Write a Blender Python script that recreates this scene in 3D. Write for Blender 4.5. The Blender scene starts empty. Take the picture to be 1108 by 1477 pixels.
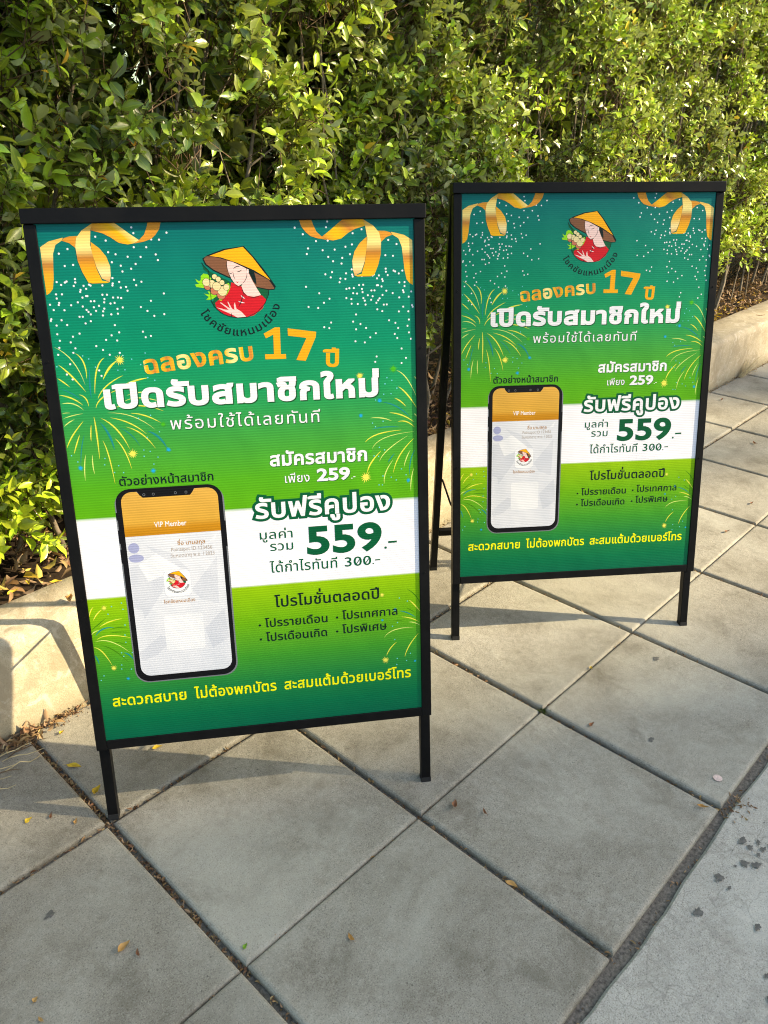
import bpy, math, random
import numpy as np
from mathutils import Vector, Matrix, geometry

random.seed(7)
RS = np.random.RandomState(11)
D = bpy.data
SC = bpy.context.scene
COL = SC.collection

# ------------------------------------------------------------ camera
K = 1.146
cam = D.cameras.new('camera')
cam.sensor_fit = 'VERTICAL'
cam.sensor_height = 36.0
cam.lens = 36.0 * 1143.7 / 1477.0
cam.clip_start = 0.02
cam.clip_end = 800
camo = D.objects.new('camera', cam)
COL.objects.link(camo)
_r = Vector((0.68932746, -0.72444267, 0.00323682))
_u = Vector((0.32278471, 0.31113251, 0.89387169))
_f = Vector((0.64856587, 0.6151255, -0.4483112))
camo.matrix_world = Matrix(((_r[0], _u[0], -_f[0], -0.40638), (_r[1], _u[1], -_f[1], -1.06823),
                            (_r[2], _u[2], -_f[2], 1.146), (0, 0, 0, 1)))
SC.camera = camo

# ------------------------------------------------------------ world, sun, exposure
SUN = Vector((0.94, -1.0, 0.75)).normalized()
SUN_EL = math.asin(SUN.z)
w = D.worlds.new('World')
SC.world = w
w.use_nodes = True
nt = w.node_tree
bg = nt.nodes['Background']
sky = nt.nodes.new('ShaderNodeTexSky')
sky.sky_type = 'NISHITA'
sky.sun_disc = False
sky.sun_elevation = SUN_EL
sky.sun_rotation = math.atan2(SUN.x, SUN.y)
sky.air_density = 1.3
sky.dust_density = 2.5
sky.ozone_density = 0.6
nt.links.new(sky.outputs[0], bg.inputs[0])
bg.inputs[1].default_value = 0.15
sl = D.lights.new('sun', 'SUN')
sl.energy = 5.0
sl.angle = math.radians(0.5)
sl.color = (1.0, 0.82, 0.53)
so = D.objects.new('sun', sl)
COL.objects.link(so)
so.rotation_euler = SUN.to_track_quat('Z', 'Y').to_euler()
so.location = SUN * 30
SC.cycles.filter_width = 1.1
SC.view_settings.view_transform = 'Standard'
SC.view_settings.look = 'None'
SC.view_settings.gamma = 1
SC.view_settings.use_curve_mapping = False
SC.view_settings.exposure = 1.16


# ------------------------------------------------------------ helpers
def tag(o, label=None, cat=None, group=None, kind=None):
    if label: o['label'] = label
    if cat: o['category'] = cat
    if group: o['group'] = group
    if kind: o['kind'] = kind
    return o


def empty(name, loc=(0, 0, 0), rz=0.0):
    o = D.objects.new(name, None)
    o.empty_display_size = 0.05
    COL.objects.link(o)
    o.location = loc
    o.rotation_euler = (0, 0, rz)
    return o


def link(name, me, parent=None):
    o = D.objects.new(name, me)
    COL.objects.link(o)
    if parent is not None:
        o.parent = parent
    return o


class MB:
    """collects faces, per-face materials and uv"""
    def __init__(s):
        s.v = []; s.f = []; s.m = []; s.mats = []

    def mi(s, m):
        if m not in s.mats: s.mats.append(m)
        return s.mats.index(m)

    def add(s, vs, fs, m):
        b = len(s.v); k = s.mi(m)
        s.v += [tuple(p) for p in vs]
        s.f += [tuple(b + i for i in f) for f in fs]
        s.m += [k] * len(fs)

    def box(s, lo, hi, m, bev=0.0):
        x0, y0, z0 = lo; x1, y1, z1 = hi
        if bev <= 0:
            vs = [(x0, y0, z0), (x1, y0, z0), (x1, y1, z0), (x0, y1, z0), (x0, y0, z1), (x1, y0, z1), (x1, y1, z1), (x0, y1, z1)]
            s.add(vs, [(0, 3, 2, 1), (4, 5, 6, 7), (0, 1, 5, 4), (1, 2, 6, 5), (2, 3, 7, 6), (3, 0, 4, 7)], m)
            return
        # chamfered box
        import bmesh
        bm = bmesh.new()
        bmesh.ops.create_cube(bm, size=1)
        for v in bm.verts:
            v.co = Vector(((x0 + x1) / 2 + v.co.x * (x1 - x0), (y0 + y1) / 2 + v.co.y * (y1 - y0), (z0 + z1) / 2 + v.co.z * (z1 - z0)))
        bmesh.ops.bevel(bm, geom=bm.edges[:], offset=bev, segments=2, affect='EDGES', profile=0.5)
        bm.verts.index_update()
        s.add([v.co[:] for v in bm.verts], [[v.index for v in f.verts] for f in bm.faces], m)
        bm.free()

    def tube(s, p0, p1, r0, r1, m, n=6, cap=True):
        p0 = Vector(p0); p1 = Vector(p1); d = (p1 - p0).normalized()
        a = d.orthogonal().normalized(); b = d.cross(a)
        vs = []
        for p, r in ((p0, r0), (p1, r1)):
            for i in range(n):
                t = 2 * math.pi * i / n
                vs.append(p + (a * math.cos(t) + b * math.sin(t)) * r)
        fs = [(i, (i + 1) % n, n + (i + 1) % n, n + i) for i in range(n)]
        if cap: fs += [tuple(range(n))[::-1], tuple(range(n, 2 * n))]
        s.add(vs, fs, m)

    def path(s, pts, rad, m, n=6):
        pts = [Vector(p) for p in pts]
        vs = []
        a = None
        for i, p in enumerate(pts):
            d = (pts[min(i + 1, len(pts) - 1)] - pts[max(i - 1, 0)]).normalized()
            if a is None: a = d.orthogonal().normalized()
            a = (a - d * a.dot(d)).normalized(); b = d.cross(a)
            for k in range(n):
                t = 2 * math.pi * k / n
                vs.append(p + (a * math.cos(t) + b * math.sin(t)) * rad[i])
        fs = []
        for i in range(len(pts) - 1):
            for k in range(n):
                fs.append((i * n + k, i * n + (k + 1) % n, (i + 1) * n + (k + 1) % n, (i + 1) * n + k))
        s.add(vs, fs, m)

    def mesh(s, name, smooth=False):
        me = D.meshes.new(name)
        me.from_pydata(s.v, [], s.f)
        for m in s.mats: me.materials.append(m)
        me.polygons.foreach_set('material_index', s.m)
        if smooth: me.polygons.foreach_set('use_smooth', [True] * len(s.f))
        me.update()
        return me

    def build(s, name, parent=None, smooth=False):
        return link(name, s.mesh(name, smooth), parent)


def fastmesh(name, V, F, mats, attrs=None, smooth=False):
    """V (n,3), F (m,k) numpy; attrs: {name: (n,4) colours per vertex}"""
    me = D.meshes.new(name)
    n, k = F.shape
    me.vertices.add(len(V)); me.loops.add(n * k); me.polygons.add(n)
    me.vertices.foreach_set('co', V.astype(np.float32).ravel())
    me.loops.foreach_set('vertex_index', F.astype(np.int32).ravel())
    me.polygons.foreach_set('loop_start', np.arange(0, n * k, k, dtype=np.int32))
    try:
        me.polygons.foreach_set('loop_total', np.full(n, k, dtype=np.int32))
    except Exception:
        pass
    if smooth: me.polygons.foreach_set('use_smooth', np.ones(n, dtype=bool))
    for m in mats: me.materials.append(m)
    if attrs:
        for an, c in attrs.items():
            a = me.color_attributes.new(an, 'FLOAT_COLOR', 'POINT')
            a.data.foreach_set('color', c.astype(np.float32).ravel())
    me.update(calc_edges=True)
    return me


# ------------------------------------------------------------ materials
class NT:
    def __init__(s, name):
        s.mat = D.materials.new(name)
        s.mat.use_nodes = True
        s.t = s.mat.node_tree
        s.b = s.t.nodes['Principled BSDF']
        s.out = s.t.nodes['Material Output']

    def n(s, typ, **kw):
        nd = s.t.nodes.new(typ)
        for k, v in kw.items():
            if k.startswith('i_'):
                nd.inputs[k[2:].replace('_', ' ')].default_value = v
            else:
                setattr(nd, k, v)
        return nd

    def l(s, a, b): s.t.links.new(a, b)

    def ramp(s, src, stops, interp='LINEAR'):
        r = s.n('ShaderNodeValToRGB')
        r.color_ramp.interpolation = interp
        e = r.color_ramp.elements
        while len(e) > 1: e.remove(e[-1])
        for i, (p, c) in enumerate(stops):
            if not isinstance(c, (tuple, list)): c = (c, c, c)
            c = tuple(c) + (1,) if len(c) == 3 else c
            if i == 0:
                e[0].position = p; e[0].color = c
            else:
                x = e.new(p); x.color = c
        s.l(src, r.inputs[0])
        return r.outputs[0]

    def noise(s, vec, scale, detail=4, rough=0.55, dist=0.0):
        nd = s.n('ShaderNodeTexNoise')
        nd.inputs['Scale'].default_value = scale
        nd.inputs['Detail'].default_value = detail
        nd.inputs['Roughness'].default_value = rough
        nd.inputs['Distortion'].default_value = dist
        if vec is not None: s.l(vec, nd.inputs['Vector'])
        return nd.outputs['Fac']

    def mix(s, fac, a, b, mode='MIX'):
        m = s.n('ShaderNodeMix', data_type='RGBA', blend_type=mode)
        for sock, v in ((m.inputs[0], fac), (m.inputs[6], a), (m.inputs[7], b)):
            if hasattr(v, 'links'): s.l(v, sock)
            elif isinstance(v, (tuple, list)): sock.default_value = tuple(v) + ((1,) if len(v) == 3 else ())
            else: sock.default_value = v
        return m.outputs[2]

    def math(s, op, a, b=0.0, c=None):
        m = s.n('ShaderNodeMath', operation=op)
        for i, v in enumerate((a, b) if c is None else (a, b, c)):
            if hasattr(v, 'links'): s.l(v, m.inputs[i])
            else: m.inputs[i].default_value = v
        return m.outputs[0]

    def bump(s, h, strength=0.5, dist=0.01, prev=None):
        b = s.n('ShaderNodeBump')
        b.inputs['Strength'].default_value = strength
        b.inputs['Distance'].default_value = dist
        s.l(h, b.inputs['Height'])
        if prev is not None: s.l(prev, b.inputs['Normal'])
        return b.outputs[0]


def S(r, g, b):
    f = lambda c: (c / 255 / 12.92) if c / 255 <= 0.04045 else ((c / 255 + 0.055) / 1.055) ** 2.4
    return (f(r), f(g), f(b))


def concrete(name, base, dark, light, speck=True, rough=0.85, bumps=0.6, crack=0.0, rnd=0.16, wall=False, rough_pits=False):
    m = NT(name)
    tc = m.n('ShaderNodeNewGeometry').outputs['Position']
    oi = m.n('ShaderNodeObjectInfo').outputs['Random']
    n1 = m.noise(tc, 3.1, 9, 0.68, 0.2)
    n2 = m.noise(tc, 14, 6, 0.65, 0.3)
    n3 = m.noise(tc, 85, 4, 0.7)
    n4 = m.noise(tc, 420, 3, 0.6)
    c = m.mix(m.ramp(n1, [(0.33, 0.0), (0.68, 1.0)]), dark, light)
    c = m.mix(m.ramp(n2, [(0.36, 0.75), (0.62, 0.0)]), c, base)
    c = m.mix(m.math('MULTIPLY', m.ramp(n3, [(0.42, 1.0), (0.58, 0.0)]), 0.30), c, dark)
    c = m.mix(m.ramp(n4, [(0.34, 0.6), (0.45, 0.0)]), c, (dark[0] * .45, dark[1] * .45, dark[2] * .45))
    c = m.mix(m.ramp(n4, [(0.56, 0.0), (0.68, 0.38)]), c, (light[0] * 1.35, light[1] * 1.35, light[2] * 1.32))
    if speck:   # small pits and dark spots
        v = m.n('ShaderNodeTexVoronoi'); v.inputs['Scale'].default_value = 34; m.l(tc, v.inputs['Vector'])
        c = m.mix(m.ramp(v.outputs['Distance'], [(0.03, 0.75), (0.07, 0.0)]), c, (0.05, 0.045, 0.04))
        # broad grimy stains
        n5 = m.noise(tc, 8.5, 9, 0.78, 0.3)
        c = m.mix(m.ramp(n5, [(0.50, 0.0), (0.66, 0.55)]), c, (dark[0] * .6, dark[1] * .57, dark[2] * .52))
        n6 = m.noise(tc, 2.2, 8, 0.66, 0.4)
        c = m.mix(m.ramp(n6, [(0.47, 0.0), (0.62, 0.42)]), c, (light[0] * 1.15, light[1] * 1.18, light[2] * 1.18))
        v3 = m.n('ShaderNodeTexVoronoi'); v3.inputs['Scale'].default_value = 260; m.l(tc, v3.inputs['Vector'])
        c = m.mix(m.ramp(v3.outputs['Distance'], [(0.10, 0.55), (0.22, 0.0)]), c, (0.06, 0.055, 0.045))
    if wall:    # weathered kerb: grey wash, ochre scuffs
        nw = m.noise(tc, 5, 8, 0.7, 1.5); nx = m.noise(tc, 26, 6, 0.7, 1.0)
        c = m.mix(m.ramp(nw, [(0.45, 0.0), (0.58, 0.75)]), c, (0.34, 0.28, 0.19))
        c = m.mix(m.ramp(nx, [(0.54, 0.0), (0.64, 0.55)]), c, (0.66, 0.60, 0.48))
        c = m.mix(m.ramp(nx, [(0.30, 0.6), (0.42, 0.0)]), c, (0.36, 0.27, 0.16))
        sp = m.n('ShaderNodeSeparateXYZ'); m.l(tc, sp.inputs[0])
        nz = m.math('ADD', sp.outputs[2], m.math('MULTIPLY', nw, 0.10))
        c = m.mix(m.ramp(nz, [(0.045, 0.75), (0.11, 0.0)]), c, (0.22, 0.20, 0.13))
    if crack > 0:
        v2 = m.n('ShaderNodeTexVoronoi', feature='DISTANCE_TO_EDGE'); v2.inputs['Scale'].default_value = 22
        nn = m.n('ShaderNodeTexNoise'); nn.inputs['Scale'].default_value = 12; m.l(tc, nn.inputs['Vector'])
        mx = m.mix(0.12, tc, nn.outputs['Color'])
        m.l(mx, v2.inputs['Vector'])
        cr = m.math('MULTIPLY', m.ramp(v2.outputs['Distance'], [(0.0, 1.0), (0.035, 0.0)]), m.ramp(n1, [(0.42, 0.0), (0.6, crack)]))
        c = m.mix(cr, c, (dark[0] * .4, dark[1] * .4, dark[2] * .4))
    hv = m.n('ShaderNodeHueSaturation')
    m.l(m.math('ADD', m.math('MULTIPLY', oi, rnd), 1 - rnd / 2), hv.inputs['Value'])
    m.l(c, hv.inputs['Color'])
    m.l(hv.outputs[0], m.b.inputs['Base Color'])
    m.b.inputs['Roughness'].default_value = rough
    m.b.inputs['Specular IOR Level'].default_value = 0.25
    h = m.math('ADD', m.math('MULTIPLY', n3, 0.5), m.math('MULTIPLY', n4, 0.5))
    nb = m.bump(h, bumps, 0.0022)
    nb = m.bump(n2, 0.5, 0.006, nb)
    m.l(nb, m.b.inputs['Normal'])
    return m.mat


def plain(name, col, rough=0.6, var=0.0, scale=30, spec=0.4, bump=0.0):
    m = NT(name)
    m.b.inputs['Roughness'].default_value = rough
    m.b.inputs['Specular IOR Level'].default_value = spec
    tc = m.n('ShaderNodeTexCoord').outputs['Object']
    n = m.noise(tc, scale, 5, 0.6)
    k = 1 - var
    m.l(m.ramp(n, [(0.3, tuple(c * k for c in col)), (0.7, tuple(min(1, c * (1 + var)) for c in col))]), m.b.inputs['Base Color'])
    if bump > 0:
        m.l(m.bump(n, bump, 0.002), m.b.inputs['Normal'])
    return m.mat


M = {}
M['slab'] = concrete('paving_concrete', (0.312, 0.292, 0.238), (0.185, 0.168, 0.126), (0.405, 0.384, 0.320))
M['strip'] = concrete('poured_concrete', (0.45, 0.43, 0.365), (0.32, 0.30, 0.25), (0.56, 0.54, 0.465), crack=0.35, bumps=0.9, rough_pits=True)
M['kerb'] = concrete('kerb_plaster', (0.50, 0.43, 0.31), (0.40, 0.32, 0.20), (0.58, 0.51, 0.38), speck=False, bumps=0.7, wall=True)
M['grout'] = plain('joint_dirt', (0.15, 0.135, 0.11), 0.95, 0.55, 160, 0.1, 0.8)
M['soil'] = plain('dark_soil', (0.035, 0.024, 0.016), 0.95, 0.5, 60, 0.1, 0.8)
M['asphalt'] = plain('asphalt', (0.06, 0.06, 0.058), 0.9, 0.3, 90, 0.2, 0.4)
M['mint'] = plain('mint_painted_wall', (0.40, 0.56, 0.50), 0.7, 0.05, 4, 0.2)
M['facade'] = plain('pale_facade', (0.45, 0.44, 0.42), 0.8, 0.06, 0.5, 0.2)
M['glass'] = plain('dark_window_glass', (0.05, 0.06, 0.07), 0.1, 0.1, 1, 0.5)
M['gum'] = plain('old_gum', (0.13, 0.125, 0.11), 0.8, 0.3, 120, 0.2, 0.3)


def black_metal():
    m = NT('black_powder_coat')
    tc = m.n('ShaderNodeTexCoord').outputs['Object']
    n1 = m.noise(tc, 900, 2, 0.5); n2 = m.noise(tc, 18, 5, 0.6)
    m.l(m.ramp(n2, [(0.35, (0.0035, 0.0035, 0.004)), (0.75, (0.007, 0.007, 0.0075))]), m.b.inputs['Base Color'])
    m.l(m.ramp(n2, [(0.3, 0.36), (0.7, 0.52)]), m.b.inputs['Roughness'])
    m.b.inputs['Specular IOR Level'].default_value = 0.13
    m.l(m.bump(n1, 0.12, 0.0006), m.b.inputs['Normal'])
    return m.mat


M['black'] = black_metal()
M['rubber'] = plain('black_rubber', (0.02, 0.02, 0.02), 0.8, 0.2, 40, 0.2)
M['steel'] = plain('steel_screw', (0.35, 0.35, 0.35), 0.35, 0.1, 40, 0.5)


def leaf_mat(name, mature, young, under, dry=False):
    m = NT(name)
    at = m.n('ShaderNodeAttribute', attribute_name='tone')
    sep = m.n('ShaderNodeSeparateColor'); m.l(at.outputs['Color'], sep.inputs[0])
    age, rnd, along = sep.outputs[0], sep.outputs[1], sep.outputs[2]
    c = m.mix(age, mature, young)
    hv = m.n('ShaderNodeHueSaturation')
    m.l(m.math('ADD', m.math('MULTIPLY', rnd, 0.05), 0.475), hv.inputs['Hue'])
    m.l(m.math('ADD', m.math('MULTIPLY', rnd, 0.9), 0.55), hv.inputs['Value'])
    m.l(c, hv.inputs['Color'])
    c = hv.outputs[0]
    # pale midrib: blue channel holds distance from midrib
    c = m.mix(m.ramp(along, [(0.0, 0.45), (0.12, 0.0)]), c, young)
    geo = m.n('ShaderNodeNewGeometry')
    c = m.mix(m.math('MULTIPLY', geo.outputs['Backfacing'], 0.75), c, under)
    tc = m.n('ShaderNodeTexCoord').outputs['Object']
    n = m.noise(tc, 60, 3, 0.6)
    c = m.mix(m.ramp(n, [(0.35, 0.25), (0.6, 0.0)]), c, (mature[0] * .7, mature[1] * .7, mature[2] * .5))
    m.l(c, m.b.inputs['Base Color'])
    m.b.inputs['Roughness'].default_value = 0.32 if not dry else 0.7
    m.b.inputs['Specular IOR Level'].default_value = 0.6 if not dry else 0.25
    tr = m.n('ShaderNodeBsdfTranslucent')
    tcol = m.mix(0.6, c, (young[0] * 1.15, young[1] * 1.15, young[2] * .5))
    m.l(tcol, tr.inputs['Color'])
    ms = m.n('ShaderNodeMixShader'); ms.inputs[0].default_value = 0.12 if not dry else 0.12
    m.l(m.b.outputs[0], ms.inputs[1]); m.l(tr.outputs[0], ms.inputs[2])
    m.l(ms.outputs[0], m.out.inputs['Surface'])
    return m.mat


M['leaf'] = leaf_mat('hedge_leaf', (0.068, 0.108, 0.024), (0.53, 0.68, 0.028), (0.60, 0.60, 0.33))
M['litter'] = leaf_mat('dry_leaf', (0.13, 0.06, 0.03), (0.42, 0.27, 0.13), (0.36, 0.25, 0.15), dry=True)
M['yellow_leaf'] = leaf_mat('yellowed_leaf', (0.55, 0.36, 0.03), (0.75, 0.55, 0.05), (0.6, 0.45, 0.12), dry=True)
M['tan_leaf'] = leaf_mat('tan_leaf', (0.50, 0.26, 0.07), (0.62, 0.38, 0.14), (0.5, 0.33, 0.18), dry=True)
M['brown_leaf'] = leaf_mat('brown_leaf', (0.24, 0.10, 0.05), (0.34, 0.17, 0.09), (0.3, 0.17, 0.1), dry=True)
M['green_bit'] = leaf_mat('fresh_leaf', (0.12, 0.30, 0.03), (0.30, 0.5, 0.05), (0.3, 0.4, 0.12), dry=True)
M['bark'] = plain('pale_bark', (0.20, 0.165, 0.12), 0.85, 0.45, 45, 0.2, 0.6)
M['twig'] = plain('brown_twig', (0.13, 0.085, 0.05), 0.8, 0.4, 60, 0.2)
M['straw'] = plain('dry_straw', (0.50, 0.40, 0.22), 0.8, 0.3, 60, 0.2)
M['paper'] = plain('pinkish_paper', (0.62, 0.48, 0.42), 0.7, 0.25, 300, 0.3)

# ------------------------------------------------------------ ground, pavement, kerb
s4 = 0.4001            # paving module
GY = -1.977 * s4       # street side edge of the slabs


def sheet(name, x0, y0, x1, y1, z, m, nx=1, ny=1, label=None):
    b = MB()
    vs = [(x0 + (x1 - x0) * i / nx, y0 + (y1 - y0) * j / ny, z) for j in range(ny + 1) for i in range(nx + 1)]
    fs = [(j * (nx + 1) + i, j * (nx + 1) + i + 1, (j + 1) * (nx + 1) + i + 1, (j + 1) * (nx + 1) + i) for j in range(ny) for i in range(nx)]
    b.add(vs, fs, m)
    return b.build(name)


g = sheet('ground', -300, -300, 300, 300, -0.16, M['asphalt']); tag(g, kind='structure')


def kerb_front(x): return 0.337 - 0.0172 * x      # base of the kerb face


pv = MB()
pv.box((-3.2, GY - 0.06, -0.15), (12, 0.9, -0.012), M['grout'])
pavement = pv.build('pavement'); tag(pavement, kind='structure')

import bmesh


def slab_mesh(w, d, seed, clip=None):
    rnd = random.Random(seed)
    bm = bmesh.new()
    bmesh.ops.create_cube(bm, size=1)
    for v in bm.verts:
        v.co = Vector((v.co.x * w + w / 2, v.co.y * d + d / 2, v.co.z * 0.04 - 0.02))
    top = [e for e in bm.edges if all(v.co.z > -0.001 for v in e.verts)]
    bmesh.ops.bevel(bm, geom=top, offset=0.007, segments=3, affect='EDGES', profile=0.5)
    me = D.meshes.new('paving_slab')
    bm.to_mesh(me); bm.free()
    me.materials.append(M['slab'])
    return me


GAP = 0.011
full = [slab_mesh(s4 - GAP, s4 - GAP, i) for i in range(3)]
for i in range(-6, 26):
    for j in (-2, -1, 0):
        me = full[(i + j) % 3]
        if j == 0:
            d = kerb_front((i + .5) * s4) - 0.006 - GAP / 2
            me = slab_mesh(s4 - GAP, d, 0)
        y = j * s4 + GAP / 2 + (0.009 if j == -2 else 0)
        if j == -2: me = full[0]
        o = link('paving_slab', me, pavement)
        o.location = (i * s4 + GAP / 2, y, 0.0 + random.uniform(-.0005, .0005))
        o.rotation_euler = (random.uniform(-.002, .002), random.uniform(-.002, .002), random.uniform(-.0015, .0015))

# street-side concrete strip with a ragged edge
st = MB()
N = 420
edge = []
yy = 0
for i in range(N + 1):
    x = -3.2 + 15.2 * i / N
    yy = yy * .7 + random.uniform(-.0022, .0022)
    edge.append((x, GY - 0.013 + yy + 0.002 * math.sin(x * 9)))
vs = []; fs = []
for (x, y) in edge:
    vs += [(x, y, -0.05), (x, y - 0.001, -0.008), (x, y - 0.006, -0.002), (x, y - 0.6, 0.0), (x, -2.6, -0.03)]
for i in range(N):
    for k in range(4):
        a = i * 5 + k
        fs.append((a, a + 1, a + 6, a + 5))
st.add(vs, fs, M['strip'])
strip = st.build('concrete_strip', smooth=False); tag(strip, kind='structure')
# fix normals upward
bm = bmesh.new(); bm.from_mesh(strip.data); bmesh.ops.recalc_face_normals(bm, faces=bm.faces[:])
bm.to_mesh(strip.data); bm.free()

# kerb of the planting bed: rounded profile swept along x
kb = MB()
xs = [-3.2 + 0.1 * i for i in range(153)]
prof_n = 12
vs = []; fs = []
for x in xs:
    yb = kerb_front(x); yk = 0.482 + 0.004 * math.sin(x * 3.1); top = 0.222 + 0.0025 * math.sin(x * 2.3)
    prof = [(yb, -0.03), (yb + 0.001, 0.02), (yb + 0.003, 0.12), (yb + 0.006, top - 0.030)]
    for k in range(5):
        a = math.pi / 2 * (k + 1) / 5
        prof.append((yb + 0.006 + 0.026 * (1 - math.cos(a)), top - 0.030 + 0.030 * math.sin(a)))
    prof += [(yb + 0.08, top + 0.001), (yk - 0.006, top), (yk, top - 0.006), (yk, 0.05)]
    for (y, z) in prof: vs.append((x, y + random.uniform(-.0012, .0012), z + random.uniform(-.0012, .0012)))
P_ = len(prof)
for i in range(len(xs) - 1):
    for k in range(P_ - 1):
        a = i * P_ + k
        fs.append((a, a + P_, a + P_ + 1, a + 1))
kb.add(vs, fs, M['kerb'])
kerb = kb.build('planting_kerb', smooth=True); tag(kerb, kind='structure')

soil = sheet('soil', -3.2, 0.478, 12, 1.9, 0.19, M['soil'], 90, 10)
for v in soil.data.vertices:
    v.co.z += random.uniform(-.006, .006) + 0.01 * math.sin(v.co.x * 5) * math.sin(v.co.y * 7)
tag(soil, kind='structure')

# pale mint wall far behind the hedge
wl = MB()
wroot = empty('garden_wall', (0, 3.2, 0))
tag(wroot, 'pale mint painted wall glimpsed through the gaps in the hedge', 'wall')
wl.box((-6, 0, -0.15), (14, 0.15, 4.2), M['mint']); wl.build('wall_panel', wroot)
wl = MB(); wl.box((-6, -0.02, 4.2), (14, 0.17, 4.28), M['mint'], 0.004); wl.build('coping', wroot)
for x in (-2.0, 1.6, 5.2, 8.8):
    wl = MB(); wl.box((x, -0.06, -0.15), (x + 0.25, -0.002, 4.19), M['mint'], 0.004); wl.build('pilaster', wroot)
back = sheet('back_yard', -6, 1.9, 14, 3.3, 0.10, M['soil']); tag(back, kind='structure')

# unseen block added out of view, its roof line set to shade the foreground
GS = Vector((0.45, -0.03, 0)) * 1.0
BT = 46.0
pA = Vector((0.40, -0.08, 0)) + SUN * BT
ed = Vector((math.cos(math.radians(-27.0)), math.sin(math.radians(-27.0)), 0))
nrm = Vector((ed.y, -ed.x, 0))          # away from the sunlit side
H_ = pA.z
bl = empty('shade_block', (pA.x, pA.y, -0.16), math.radians(-27.0))
tag(bl, 'plain pale block added out of view to cast shade over the pavement', 'building')
b = MB(); b.box((-14, -14, 0), (45, 0, H_ + 0.16), M['facade']); b.build('walls', bl)
b = MB()
for fl in range(9):
    for k in range(18):
        b.box((-12.6 + k * 3.15, 0.003, 1.2 + fl * 3.2), (-10.8 + k * 3.15, 0.05, 2.9 + fl * 3.2), M['glass'])
o = b.build('windows', bl); o['kind'] = 'stuff'

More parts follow.
